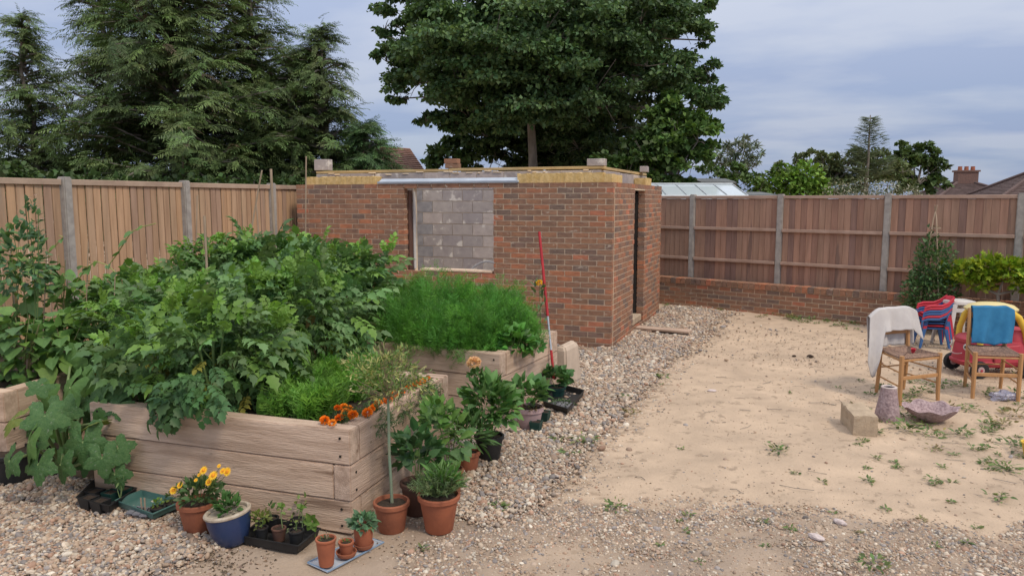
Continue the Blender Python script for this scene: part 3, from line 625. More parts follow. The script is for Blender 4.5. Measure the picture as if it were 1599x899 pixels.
# ------------------------------------------------------------------ raised sleeper beds
def screw(parent, loc, rot):
    link('screw', SCR, m_dark, parent, loc, rot)
SCR = MB().lathe([(.008, 0), (.008, .003)], 8).mesh('screw')
def raised_bed(label, corner, ang, wx, wy, hts, soil=.10, th=.11, z0=0.0, group='oak sleeper beds', screws=True):
    """corner = front right corner on the ground; local x to the left is negative, y goes back"""
    root = empty('raised_bed', (corner[0], corner[1], 0), label, 'raised bed', group, ang); z = z0
    for k_, h in enumerate(hts):
        full_front = (len(hts) - 1 - k_) % 2 == 0; g = .005; zc_ = z + h / 2; j = lambda: random.uniform(-.003, .003)
        if full_front:
            sbox('sleeper', (wx, th, h - g), (-wx / 2 + j(), th / 2 + j(), zc_), m_wood, root, (0, 0, 0), .006, 2); sbox('sleeper', (wx, th, h - g), (-wx / 2 + j(), wy - th / 2 + j(), zc_), m_wood, root, (0, 0, R(180)), .006, 2)
            for x_ in (-th / 2, -wx + th / 2): sbox('sleeper', (wy - 2 * th - .004, th, h - g), (x_ + j(), wy / 2, zc_), m_wood, root, (0, 0, R(90)), .006, 2)
            if screws:
                for zz in (.25, .75):
                    for x_ in (-.06, -wx + .07): screw(root, (x_, -.0025, z + h * zz), (R(90), 0, 0))
        else:
            for x_ in (-th / 2, -wx + th / 2): sbox('sleeper', (wy, th, h - g), (x_ + j(), wy / 2, zc_), m_wood, root, (0, 0, R(90)), .006, 2)
            for y_ in (th / 2, wy - th / 2): sbox('sleeper', (wx - 2 * th - .004, th, h - g), (-wx / 2, y_ + j(), zc_), m_wood, root, (0, 0, 0), .006, 2)
            if screws:
                for zz in (.25, .75): screw(root, (.0025, .06, z + h * zz), (0, R(90), 0))
        z += h
    link('soil', MB().box((0, 0, 0), (wx - 2 * th + .01, wy - 2 * th + .01, .1)).mesh('soil'), m_soil, root, (-wx / 2, wy / 2, z - soil))
    return root
BANG = math.atan2(3.474 - 3.363, -2.328 + 4.159)
raised_bed('front oak sleeper bed full of tomato plants, carrots and orange marigolds', (-2.328, 3.475), BANG * .85, 1.89, 1.42, (.195, .21, .21))
raised_bed('middle oak sleeper bed full of feathery dill in front of the brick wall', (-2.345, 5.77), R(-4.5), 2.3, 1.28, (.19, .205, .205))
raised_bed('sleeper bed cut off by the left edge of the picture with bean plants', (-4.955, 3.34), R(8), 1.5, 1.7, (.195, .21, .21), th=.11)
raised_bed('sleeper bed hidden under tall tomato plants before the left fence', (-4.75, 5.6), R(0), 1.6, 1.5, (.19, .205, .205), screws=False)
# pale tapered block beyond the middle bed
p = G(882, 602); mb = MB(); hh = .42
mb.add([(-.09, -.22, 0), (.08, -.22, 0), (.08, .22, 0), (-.09, .22, 0), (-.06, -.19, hh - .05), (.055, -.19, hh - .05), (.055, .19, hh - .05), (-.06, .19, hh - .05), (-.04, -.17, hh), (.03, -.17, hh), (.03, .17, hh), (-.04, .17, hh)],
       [(3, 2, 1, 0), (0, 1, 5, 4), (1, 2, 6, 5), (2, 3, 7, 6), (3, 0, 4, 7), (4, 5, 9, 8), (5, 6, 10, 9), (6, 7, 11, 10), (7, 4, 8, 11), (8, 9, 10, 11)])
tag(link('concrete_footing', mb.mesh('c', bevel=.02, seg=3), M('pale_concrete', (.55, .45, .36), (.46, .37, .29), 6, .9, .3, 60), None, (-2.235, 7.36, 0), (0, 0, R(-4))), 'pale tapered concrete block standing at the far end of the middle bed', 'block')
# red and silver pole leaning on the middle bed
top = onY(842, 362, 7.05); bot = np.array([-2.27, 6.86, .15]); bot = onY(865, 591, 6.75)
pr = empty('garden_pole', tuple(bot), 'red and bare metal pole leaning against the right side of the middle bed', 'pole')
tp = [bot + (top - bot) * t for t in (0, .19, .42, 1)]
for a, b, mm, nm, r_ in ((0, 1, m_red, 'lower_sleeve', .013), (1, 2, m_steel, 'shaft', .010), (2, 3, m_red, 'upper_sleeve', .014)):
    wlink(nm, MB().tube([tuple(tp[a]), tuple(tp[b])], r_, 10).mesh('p', True), mm, pr)

# ------------------------------------------------------------------ trees
def trunk_mesh(parent, base, top, r0, r1, name='trunk', bend=.1, n=10, mat=None):
    b = Vector(base); t = Vector(top); pts = [b.lerp(t, i / 6) + Vector((random.uniform(-bend, bend), random.uniform(-bend, bend), 0)) * (1 if 0 < i < 6 else 0) for i in range(7)]
    return wlink(name, MB().tube(pts, [r0 + (r1 - r0) * i / 6 for i in range(7)], n).mesh('trunk', True), mat or m_bark, parent), pts
def conifer(label, px, D, H_, Rm, nb, seed, col, dead=0, zlow=.8, fs=.54, yaxis=None):
    b = P3(px, 311, D); rt = empty('conifer_tree', (b[0], b[1], 0), label, 'tree', 'conifers beyond the left fence')
    rg = np.random.default_rng(seed); trunk_mesh(rt, (b[0], b[1], -.1), (b[0], b[1], H_ * .97), .05 * Rm + .06, .02)
    Ps, Ys, Zs, Ss, Cs = [], [], [], [], []; mb = MB(); base = np.array([b[0], b[1], 0])
    for i in range(nb):
        t = (i + .5) / nb; z0 = zlow + (H_ - zlow) * t ** 1.05; prof = (1 - t) ** .62 * (1 if t > .12 else .75 + 2 * t)
        az = rg.uniform(0, 6.28); Ln = Rm * prof * (rg.uniform(.5, 1.0) + (.45 if rg.random() < .12 else 0)) + .12; dr = np.array([math.cos(az), math.sin(az), 0])
        rise = rg.uniform(.25, .85); m_ = max(3, int(Ln / .20)); tt = np.linspace(.12, 1, m_)
        pts = base + dr * (Ln * tt)[:, None] + np.array([0, 0, 1]) * (z0 + Ln * (rise * tt - .38 * tt ** 2))[:, None]
        mb.tube([tuple(base + [0, 0, z0]), tuple(pts[m_ // 2]), tuple(pts[-1])], [.03, .018, .006], 4, False)
        tang = dr + np.array([0, 0, 1]) * (rise - .76 * tt)[:, None]
        sh = rg.uniform(.72, 1.25)
        for sg in (-1, 1, 0):
            side = np.cross(dr, [0, 0, 1]) * sg; kk = 1 + (rg.random() < .55)
            for q in range(kk):
                Y = tang * rg.uniform(.55, 1.1) + side * rg.uniform(.5, 1.1) + rg.normal(0, .22, (m_, 3)) + np.array([0, 0, -.02 - .22 * rg.random()])
                Ps.append(pts + rg.normal(0, .05, (m_, 3))); Ys.append(Y); Zs.append(np.array([0, 0, 1.0]) + rg.normal(0, .35, (m_, 3)) + dr * .5)
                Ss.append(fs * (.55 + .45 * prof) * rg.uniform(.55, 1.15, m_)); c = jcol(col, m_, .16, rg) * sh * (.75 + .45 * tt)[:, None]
                if dead: 
                    kd = rg.random(m_) < dead; c[kd] = np.array([.10, .075, .05])
                Cs.append(c)
    P_, Y_, Z_, S_, C_ = map(np.concatenate, (Ps, Ys, Zs, Ss, Cs))
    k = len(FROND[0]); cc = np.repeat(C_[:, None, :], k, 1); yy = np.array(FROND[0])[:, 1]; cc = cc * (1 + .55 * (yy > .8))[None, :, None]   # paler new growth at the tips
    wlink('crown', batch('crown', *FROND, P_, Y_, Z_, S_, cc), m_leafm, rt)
    wlink('branch', mb.mesh('branch'), m_bark, rt, 'stuff'); return rt
CG = (.105, .155, .058)
conifer('dark drooping conifer rising out of the top of the picture at centre left', 280, 14.5, 8.4, 2.3, 430, 1, CG, dead=.025)
conifer('feathery conifer with a thin leaning spire nearest the left edge', 55, 14.0, 5.2, .90, 120, 2, (.105, .155, .058), zlow=1.0, fs=.55)
conifer('tall dark conifer filling the gap left of the main one', 180, 15.5, 6.9, 1.2, 160, 8, (.09, .135, .05), zlow=1.0)
conifer('conifer behind with an upswept point right of the tallest one', 402, 15.5, 6.6, 1.35, 230, 3, (.095, .14, .052))
conifer('conifer shoulder with a single blunt top above the left fence post', 508, 15.0, 5.2, .95, 170, 4, (.095, .14, .052), zlow=1.2)
conifer('conifer of middling height filling the dip before the blunt-topped one', 462, 15.2, 4.75, 1.0, 150, 9, (.10, .15, .055), zlow=1.0)
conifer('lowest conifer tapering down toward the tiled roof', 575, 14.6, 3.35, .62, 110, 5, (.08, .145, .055), zlow=1.2, fs=.5)
conifer('low conifer peeping over the fence at the far left', -60, 13, 4.0, 1.5, 60, 6, (.055, .09, .035), zlow=1.2)

def broadleaf(name, label, px, D, clusters, tr, leaf, col, n_per, base_r=.2, tmpl=T_fold(.8), group=None, limb=True, jn=.55, c2=None, p=.0, tz=None, matt=None, lo=.35, cat='tree', sq=.8, sub=0):
    """clusters: (px, py, depth offset, radius px) -> true spheres around the trunk; tr: height where the trunk forks"""
    b = P3(px, 311, D); rt = empty(name, (b[0], b[1], 0), label, cat, group); sc = D / F_
    Ps, Ys, Zs, Cs = [], [], [], []
    if limb: _, tp = trunk_mesh(rt, (b[0], b[1], -.1), (b[0], b[1], tr), base_r, base_r * .6, bend=.05)
    mb = MB()
    for ci, cl_ in enumerate(clusters):
        cx, cy, dd, rp = cl_[:4]; f = cl_[4] if len(cl_) > 4 else 1.0
        c = P3(cx, cy, D + dd); r = rp * sc; n = int(n_per * (rp / 60.0) ** 2 * 1.0)
        if sub:      # leafy tufts on the ends of the branches, each one rounded above and thin below
            m_ = max(5, int(sub * (rp / 60.0) ** 1.3)); dd_ = rdir(m_); cs_ = np.array(c) + dd_ * [r, r, r * sq] * RG.uniform(.45, 1.08, (m_, 1)); rs_ = r * RG.uniform(.18, .42, m_); kk = RG.integers(0, m_, n)
            e_ = rdir(n); e_[:, 2] = np.where(e_[:, 2] < -.2, -e_[:, 2] * .6, e_[:, 2]); P = cs_[kk] + e_ * rs_[kk][:, None] * RG.uniform(.5, 1.1, (n, 1)) * [1.15, 1.15, .62]; d = e_ * .75 + dd_[kk] * .35
            tw = rs_
        else: P, d = shell(n, c, (r, r, r * sq), lo, zmin=-.95); n = len(P)
        # break the sphere into sprays
        P = P + d * (.16 * r * vnoise(d[:, 0] * 6 + ci, d[:, 1] * 6 + d[:, 2] * 5, 1.8, 5, 40 + ci)[:, None])
        Ps.append(P); Ys.append(d * .7 + RG.normal(0, .55, (n, 3)) + [0, 0, -.25]); Zs.append(d * .5 + [0, 0, .8] + RG.normal(0, jn, (n, 3)))
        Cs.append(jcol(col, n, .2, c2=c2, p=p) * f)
        if limb:
            o = Vector((b[0], b[1], tr * random.uniform(.86, 1))); m_ = (o + Vector(c)) / 2 + Vector((0, 0, -.08 * r + random.uniform(-.2, .3)))
            m_ = o.lerp(Vector(c), .4); m_.z = max(m_.z, o.z + .5 * (Vector(c).xy - o.xy).length * .8); m_.z = min(m_.z, max(c[2], o.z + .3)); mb.tube([o, m_, Vector(c) + Vector((0, 0, -r * .2)), Vector(c) + Vector((random.uniform(-1, 1), random.uniform(-1, 1), .6)) * r * .6], [base_r * .36, base_r * .22, base_r * .10, .01], 6, False)
            for q in range(5):
                dv = Vector(rdir(1)[0]) * r * .85; mb.tube([Vector(c) + Vector((0, 0, -r * .2)), Vector(c) + dv * .6, Vector(c) + dv], [base_r * .1, base_r * .06, .006], 4, False)
    P_, Y_, Z_, C_ = map(np.concatenate, (Ps, Ys, Zs, Cs))
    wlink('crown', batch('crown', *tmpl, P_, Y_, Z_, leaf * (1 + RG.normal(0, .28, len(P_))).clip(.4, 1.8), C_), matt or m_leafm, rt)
    if limb: wlink('limb', mb.mesh('limb', True), m_bark, rt, 'stuff')
    return rt
def blob(x0, y0, x1, y1, n, r0, r1, dz=2.5, seed=1, f=1.0):
    g = random.Random(seed); o = []
    for i in range(n): o.append((g.uniform(x0, x1), g.uniform(y0, y1), g.uniform(-dz, dz), g.uniform(r0, r1), f * g.uniform(.8, 1.2)))
    return o
# the big maple with the visible trunk
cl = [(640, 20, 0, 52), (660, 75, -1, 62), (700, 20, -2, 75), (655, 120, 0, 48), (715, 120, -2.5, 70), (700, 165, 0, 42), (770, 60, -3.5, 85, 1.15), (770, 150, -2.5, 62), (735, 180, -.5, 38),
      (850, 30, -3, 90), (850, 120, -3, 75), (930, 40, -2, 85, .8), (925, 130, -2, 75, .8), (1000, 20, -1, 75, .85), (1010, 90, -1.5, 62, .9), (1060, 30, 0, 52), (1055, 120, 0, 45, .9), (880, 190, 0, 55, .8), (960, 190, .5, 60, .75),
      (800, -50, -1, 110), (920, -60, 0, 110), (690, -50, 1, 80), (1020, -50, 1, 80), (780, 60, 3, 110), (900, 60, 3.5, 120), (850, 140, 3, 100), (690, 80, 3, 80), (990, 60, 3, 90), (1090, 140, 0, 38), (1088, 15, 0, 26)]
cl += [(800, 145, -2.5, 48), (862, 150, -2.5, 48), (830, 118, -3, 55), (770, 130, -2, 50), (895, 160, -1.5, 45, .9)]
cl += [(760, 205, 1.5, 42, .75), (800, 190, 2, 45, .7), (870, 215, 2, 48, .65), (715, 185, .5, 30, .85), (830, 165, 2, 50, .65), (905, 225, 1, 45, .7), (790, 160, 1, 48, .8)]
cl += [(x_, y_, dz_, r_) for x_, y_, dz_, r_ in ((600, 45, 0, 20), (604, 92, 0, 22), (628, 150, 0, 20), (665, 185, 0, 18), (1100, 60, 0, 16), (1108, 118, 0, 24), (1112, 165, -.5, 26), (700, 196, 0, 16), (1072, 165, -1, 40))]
broadleaf('maple_tree', 'huge dark green maple with a bare grey trunk rising behind the outbuilding', 831, 24, cl, 5.0, .128, (.085, .155, .064), 3700, .19, group=None, c2=(.14, .23, .08), p=.2, lo=.25, sub=16)
broadleaf('oak_tree', 'dark dense oak filling the space behind and right of the maple trunk', 930, 30, blob(850, 170, 1010, 265, 18, 45, 65, 3, 4, .8) + blob(880, 60, 1000, 160, 6, 50, 60, 2, 5, .8), 3, .24, (.055, .095, .038), 1300, .25, sub=14)
broadleaf('sycamore_tree', 'brighter mid green tree right of the maple and above the grey shed', 1045, 21.5, [(1060, 205, 0, 50, 1.1), (1020, 200, .5, 45), (1090, 215, -.5, 30, 1.2), (1050, 245, 0, 42), (1010, 250, 0, 42, .8), (1080, 255, -.3, 28, .9), (1045, 180, .5, 40, 1.2), (980, 265, 0, 40, .8), (1100, 190, 0, 18, 1.3), (1035, 275, 0, 35)], 2.4, .16, (.085, .155, .042), 2300, .12, c2=(.14, .24, .05), p=.2, sub=14)
broadleaf('holly_bush', 'dark rounded shrub low behind the wall top between the red bricks and the trunk', 745, 27, [(745, 215, 0, 42, .9), (700, 240, 0, 28, 1.3), (780, 215, 0, 42, .8), (790, 180, 1, 40, .7), (780, 250, 0, 40, .8), (840, 200, 1.5, 45, .65), (870, 230, 1.5, 45, .65), (735, 250, 0, 30, 1.2), (815, 245, 1, 35, .7), (860, 250, 1, 35, .7), (720, 200, 0, 22), (750, 190, .5, 26, .8), (680, 252, 0, 14, 1.4), (820, 235, 1.5, 45, .7), (900, 245, 1, 35, .7)], 1.8, .19, (.07, .12, .04), 2200, .08, sub=12, cat='bush')
broadleaf('willow_tree', 'pale grey-green willow in the distance above the greenhouse', 1148, 38, [(1148, 232, 0, 24), (1120, 245, 0, 18), (1172, 238, 0, 16), (1150, 255, 0, 24), (1165, 222, 0, 14), (1130, 262, 0, 20), (1175, 258, 0, 14)], 3, .26, (.15, .185, .13), 2200, .15, NLEAF, sub=12)
broadleaf('laurel_bush', 'mid green shrub just right of the glass roof', 1150, 30, [(1140, 272, 0, 24), (1165, 280, 0, 22), (1120, 285, 0, 18), (1185, 285, 0, 20, 1.2), (1105, 268, 0, 14), (1150, 292, 0, 24)], 1.2, .16, (.10, .17, .05), 2200, .08, cat='bush', sub=12)
broadleaf('robinia_tree', 'bright yellow-green bushy tree over the middle of the right fence', 1245, 24, [(1255, 272, 0, 24, 1.5), (1235, 285, 0, 24, 1.3), (1270, 285, 0, 22, 1.4), (1205, 288, .5, 22, .9), (1250, 300, 0, 28, 1.2), (1280, 298, 0, 18, 1.2), (1185, 295, 0, 20, .7), (1220, 272, .5, 18, .8)], 1.6, .15, (.115, .205, .03), 1900, .08)
broadleaf('elder_bush', 'olive green scrub rising behind the yellow-green tree', 1270, 34, [(1250, 255, 0, 20, .9), (1285, 255, 0, 24), (1320, 255, 0, 28), (1298, 262, .5, 26), (1278, 272, .5, 24), (1335, 243, .3, 18), (1365, 250, .4, 20), (1300, 275, 0, 30), (1350, 265, 0, 28), (1380, 265, 0, 28, 1.1), (1345, 285, 0, 32), (1395, 285, 0, 28), (1225, 268, 0, 16), (1320, 290, 0, 28), (1264, 240, 0, 9), (1382, 238, 0, 14), (1410, 265, 0, 20)], 2, .16, (.14, .18, .075), 3300, .13, T_fold(.6), sub=14, cat='bush')
broadleaf('blossom_bush', 'rounded shrub frothing with small white flowers over the right fence', 1335, 22, [(1310, 298, 0, 22), (1345, 292, 0, 22), (1385, 295, 0, 22), (1420, 304, 0, 18), (1330, 310, 0, 20), (1370, 310, 0, 20), (1440, 308, 0, 10)], 1.2, .085, (.10, .13, .065), 3000, .05, NLEAF, c2=(.50, .48, .40), p=.28, cat='bush')
broadleaf('round_tree', 'dense dark green round-topped tree left of the chimney roof', 1430, 36, [(1425, 235, 0, 20), (1412, 250, 0, 22), (1440, 245, 0, 22), (1425, 262, 0, 26), (1450, 268, 0, 22), (1462, 285, 0, 18), (1430, 285, 0, 28), (1400, 275, 0, 18), (1447, 228, 0, 12, 1.1), (1408, 228, 0, 9)], 2.6, .24, (.08, .13, .04), 2300, .14, sub=12)
# the small pointed conifer far off
def spire(px, D, top, label):
    b = P3(px, 311, D); rt = empty('pine_tree', (b[0], b[1], 0), label, 'tree'); H_ = CAMH + (311 - top) * D / F_; trunk_mesh(rt, (b[0], b[1], 0), (b[0], b[1], H_), .13, .02, bend=.02)
    Ps, Ys, Ss = [], [], []; rg = np.random.default_rng(9)
    for i in range(26):
        t = i / 26; z = H_ * (.50 + .49 * t); Ln = .95 * (1 - t) ** .9 + .06
        for a in range(5):
            az = rg.uniform(0, 6.28); m_ = max(2, int(Ln / .2)); tt = np.linspace(.2, 1, m_); dr = np.array([math.cos(az), math.sin(az), .35])
            for sg in (-1, 0, 1):
                Ps.append(np.array([b[0], b[1], z]) + dr * (Ln * tt)[:, None]); Ys.append(dr + np.cross(dr, [0, 0, 1]) * sg * .8 + rg.normal(0, .2, (m_, 3))); Ss.append(np.full(m_, .33))
    P_, Y_, S_ = map(np.concatenate, (Ps, Ys, Ss)); wlink('crown', batch('crown', *FROND, P_, Y_, np.array([0, 0, 1.0]) + rg.normal(0, .3, P_.shape), S_, jcol((.15, .19, .115), len(P_), .2)), m_leafm, rt)
spire(1352, 33, 182, 'small pointed conifer standing above the scrub on the skyline')
# weeds and hedge line behind the left fence
foliage_pts = []
for i, (px, top, D) in enumerate(((10, 250, 11.5), (120, 268, 11.5), (230, 272, 12), (330, 270, 12.3), (430, 272, 12.6))):
    broadleaf('hedge_shrub', ['light green shrub just above the fence at the left edge', 'low shrub showing above the first fence panel', 'low shrub in front of the tall conifer trunk', 'low shrub above the third fence panel', 'low shrub beside the pair of tall canes'][i], px, D, [(px - 30, top + 22, 0, 26), (px + 20, top + 28, 0, 28), (px, top + 45, 0, 40)], .9, .09, (.06, .105, .035), 1500, .03, group='shrubs along the left fence', cat='bush', c2=(.10, .18, .04), p=.2 if i == 0 else .05)

# ------------------------------------------------------------------ roofs and buildings beyond the fence
def tiled_roof(parent, corners, mat, rows, cols, th=.03, name='tile'):
    """corners: eave left, eave right, ridge right, ridge left; every tile a piece"""
    a, b, c, d = [np.array(q) for q in corners]; mb = MB(); n = np.cross(b - a, d - a); n = n / np.linalg.norm(n)
    V_ = []
    for r in range(rows):
        t0, t1 = r / rows, min((r + 1.15) / rows, 1)
        l0, r0 = a + (d - a) * t0, b + (c - b) * t0; l1, r1 = a + (d - a) * t1, b + (c - b) * t1; w0 = np.linalg.norm(r0 - l0); k = max(1, int(cols * w0 / np.linalg.norm(b - a)))
        for j in range(k):
            g = .06 / k * .3; u0, u1 = j / k + g, (j + 1) / k - g; j_ = random.uniform(-.006, .006)
            p = [l0 + (r0 - l0) * u0, l0 + (r0 - l0) * u1, l1 + (r1 - l1) * u1, l1 + (r1 - l1) * u0]; up_ = [n * (th + j_), n * (th + j_), n * .005, n * .005]
            q = [x_ + y_ for x_, y_ in zip(p, up_)]; mb.add([tuple(x_) for x_ in p + q], [(4, 5, 6, 7), (0, 1, 5, 4), (1, 2, 6, 5), (3, 0, 4, 7)])
    wlink(name, mb.mesh('tiles'), mat, parent, 'stuff')
    mb = MB(); mb.add([tuple(x_ - n * .05) for x_ in (a, b, c, d)] + [tuple(x_) for x_ in (a, b, c, d)], [(3, 2, 1, 0), (4, 5, 6, 7), (0, 1, 5, 4), (1, 2, 6, 5), (2, 3, 7, 6), (3, 0, 4, 7)]); wlink('roof', mb.mesh('roof'), mat, parent)
def hipped(label, px, D, half, eave_h, top_h, chim, rz=.3, cat='house'):
    b = P3(px, 311, D); rt = empty('hipped_roof_house', (b[0], b[1], 0), label, cat, rz=0); c, s = math.cos(rz), math.sin(rz)
    W = lambda x, y, z: (b[0] + x * c - y * s, b[1] + x * s + y * c, z)
    mb = MB().box((b[0], b[1], eave_h / 2), (half * 2 - .6, half * 2 - .6, eave_h), rz); wlink('wall', mb.mesh('w'), m_brick_s if False else M('far_brick', (.22, .13, .10), (.17, .10, .08), 9, .9), rt)
    E_ = [W(-half, -half, eave_h), W(half, -half, eave_h), W(half, half, eave_h), W(-half, half, eave_h)]; T1, T2 = W(-half * .12, 0, top_h), W(half * .12, 0, top_h)
    for q in ((E_[0], E_[1], T2, T1), (E_[1], E_[2], T2, T2), (E_[2], E_[3], T1, T2), (E_[3], E_[0], T1, T1)): tiled_roof(rt, q, m_tile_d, 22, 34)
    mb = MB()
    for p_, q_ in ((E_[0], T1), (E_[1], T2), (E_[2], T2), (E_[3], T1), (T1, T2)):
        mb.tube([Vector(p_) + Vector((0, 0, .05)), Vector(q_) + Vector((0, 0, .05))], .09, 6)
    wlink('ridge_tile', mb.mesh('r', True), m_tile_d, rt)
    if chim:
        cx, ch = chim; p = W(cx, 0, 0); ck = wlink('chimney', MB().box((p[0], p[1], top_h + .15), (1.15, .6, ch), rz).box((p[0], p[1], top_h + .15 + ch / 2 + .04), (1.3, .72, .10), rz).mesh('c'), M('far_brick2', (.20, .12, .10), (.13, .085, .075), 14, .95, .3, 40), rt)
        for x_ in (-.36, 0, .36):
            pp = W(cx + x_, 0, 0); link('chimney_pot', MB().lathe([(.13, 0), (.11, .22), (.13, .24), (.10, .25)], 10).mesh('pot', True), m_terra, ck, (pp[0], pp[1], top_h + .22 + ch / 2))
    return rt
D_ = 45; zz = lambda py, D: CAMH + (311 - py) * D / F_
hipped('bungalow roof with a squat brick chimney poking above the right fence', 1503, D_, 1.75 * 1.35, zz(309, D_), zz(284, D_), (.1, .9), rz=.25)
hipped('second dark tiled roof rising at the right edge of the picture', 1640, 34, 3.0, zz(312, 34), zz(262, 34), None, rz=.1)
# tiled roof behind the left of the outbuilding
rt = empty('tiled_roof_house', tuple(P3(628, 311, 30)[:2]) + (0,), 'old red tiled gable roof between the conifers and the outbuilding', 'house')
a_, b_, c_, d_ = P3(540, 262, 27), P3(664, 268, 29), P3(640, 232, 32), P3(560, 226, 31); tiled_roof(rt, (a_, b_, c_, d_), m_tile, 12, 22)
bx_ = (a_ + b_) / 2; wlink('wall', MB().box((bx_[0], bx_[1] + 2, a_[2] / 2 - .05), (3.2, 3.5, a_[2] - .1), -.3).mesh('w'), m_tile, rt)
# grey felt shed roof and the greenhouse
def gable_shed(label, name, x0, x1, ye, yr, D, depth, mat, cat='shed'):
    A = P3(x0, ye, D); B = P3(x1, ye, D); rt = empty(name, tuple(((A + B) / 2)[:2]) + (0,), label, cat); d2 = np.array([FW[0], FW[1], 0]); d2 /= np.linalg.norm(d2); hz = (ye - yr) * D / F_
    a, b = A, B; c, d = B + d2 * depth / 2 + [0, 0, hz], A + d2 * depth / 2 + [0, 0, hz]; e_, f_ = B + d2 * depth, A + d2 * depth
    mb = MB().add([tuple(q) for q in (a, b, c, d, e_, f_)] + [tuple(q - np.array([0, 0, .06])) for q in (a, b, c, d, e_, f_)], [(0, 1, 2, 3), (3, 2, 4, 5), (7, 6, 9, 8), (8, 9, 11, 10), (0, 6, 7, 1), (5, 4, 10, 11), (0, 3, 9, 6), (3, 5, 11, 9), (1, 7, 8, 2), (2, 8, 10, 4)])
    wlink('roof', mb.mesh('r'), mat, rt)
    lo = [q * [1, 1, 0] for q in (a, b, e_, f_)]; hi = [q - np.array([0, 0, .08]) for q in (a, b, e_, f_)]
    wlink('wall', MB().add([tuple(q) for q in lo + hi], [(0, 1, 5, 4), (1, 2, 6, 5), (2, 3, 7, 6), (3, 0, 4, 7)]).mesh('w'), M('shed_wall', (.22, .17, .13), None, 4), rt); return rt
gable_shed('long low brown roof just showing behind the greenhouse', 'garden_shed', 1035, 1140, 288, 281, 24, 3.5, M('brown_felt', (.14, .11, .095), (.10, .08, .07), 6, .95))
gable_shed('pale grey roof of a shed with a raised ridge behind the glass', 'garden_shed', 1095, 1150, 284, 277, 23, 2.5, m_slate)
gable_shed('flat grey green roof right of the greenhouse', 'garden_shed', 1150, 1215, 304, 299, 19, 2.5, m_slate)
gr = empty('greenhouse', tuple(P3(1095, 311, 17)[:2]) + (0,), 'aluminium greenhouse roof of glass panes glinting above the right fence', 'greenhouse')
A = P3(1010, 311, 16.5); Bq = P3(1168, 311, 16.5); dx = (Bq - A); ln = np.linalg.norm(dx); ux = dx / ln; d2 = np.array([-ux[1], ux[0], 0]); ez, rz_ = zz(306, 16.5), zz(288.5, 17.5)
npn = 5
def gp(s, dep, z): q = A + ux * s + d2 * dep; return np.array([q[0], q[1], z])
for side_ in (0, 1):
    for i in range(npn):
        s0, s1 = ln * i / npn + .02, ln * (i + 1) / npn - .02; e0 = 0 if side_ == 0 else 2.4
        vs = [gp(s0, e0, ez), gp(s1, e0, ez), gp(s1, 1.2, rz_), gp(s0, 1.2, rz_)]; nn = np.array([0, 0, .012])
        wlink('pane', MB().add([tuple(q) for q in vs] + [tuple(q + nn) for q in vs], [(3, 2, 1, 0), (4, 5, 6, 7), (0, 1, 5, 4), (1, 2, 6, 5), (2, 3, 7, 6), (3, 0, 4, 7)]).mesh('pane'), m_glass, gr)
        wlink('pane', MB().add([tuple(q) for q in (gp(s0, e0, .3), gp(s1, e0, .3), gp(s1, e0, ez - .03), gp(s0, e0, ez - .03))] + [tuple(q) for q in (gp(s0, e0 + .01, .3), gp(s1, e0 + .01, .3), gp(s1, e0 + .01, ez - .03), gp(s0, e0 + .01, ez - .03))], [(0, 1, 2, 3), (7, 6, 5, 4)]).mesh('pane'), m_glass, gr)
for i in range(npn + 1):
    s = ln * i / npn
    for p_, q_ in ((gp(s, 0, ez), gp(s, 1.2, rz_)), (gp(s, 2.4, ez), gp(s, 1.2, rz_)), (gp(s, 0, 0), gp(s, 0, ez)), (gp(s, 2.4, 0), gp(s, 2.4, ez))): wlink('glazing_bar', MB().tube([p_ + [0, 0, .01], q_ + [0, 0, .01]], .02, 5).mesh('b'), m_alu, gr)
for p_, q_, r_ in ((gp(0, 1.2, rz_ + .02), gp(ln, 1.2, rz_ + .02), .03), (gp(0, 0, ez), gp(ln, 0, ez), .028), (gp(0, 2.4, ez), gp(ln, 2.4, ez), .025)): wlink('frame_rail', MB().tube([p_, q_], r_, 6).mesh('b'), m_alu, gr)

# ------------------------------------------------------------------ vegetable plants in the beds
GT = (.12, .22, .078)
def veg(name, label, cat, group, base, r, n, tmpl, size, col, nst=4, sr=.009, **kw):
    rt = empty(name, tuple(base), label, cat, group)
    c = (base[0], base[1], base[2] + r[2] * 1.02)
    foliage('foliage', tmpl, c, r, n, size, col, rt, **kw)
    tops = [(c[0] + random.uniform(-.6, .6) * r[0], c[1] + random.uniform(-.6, .6) * r[1], c[2] + r[2] * random.uniform(.3, .95)) for _ in range(nst)]
    stems(rt, (base[0], base[1], base[2] - .05), tops, sr); return rt
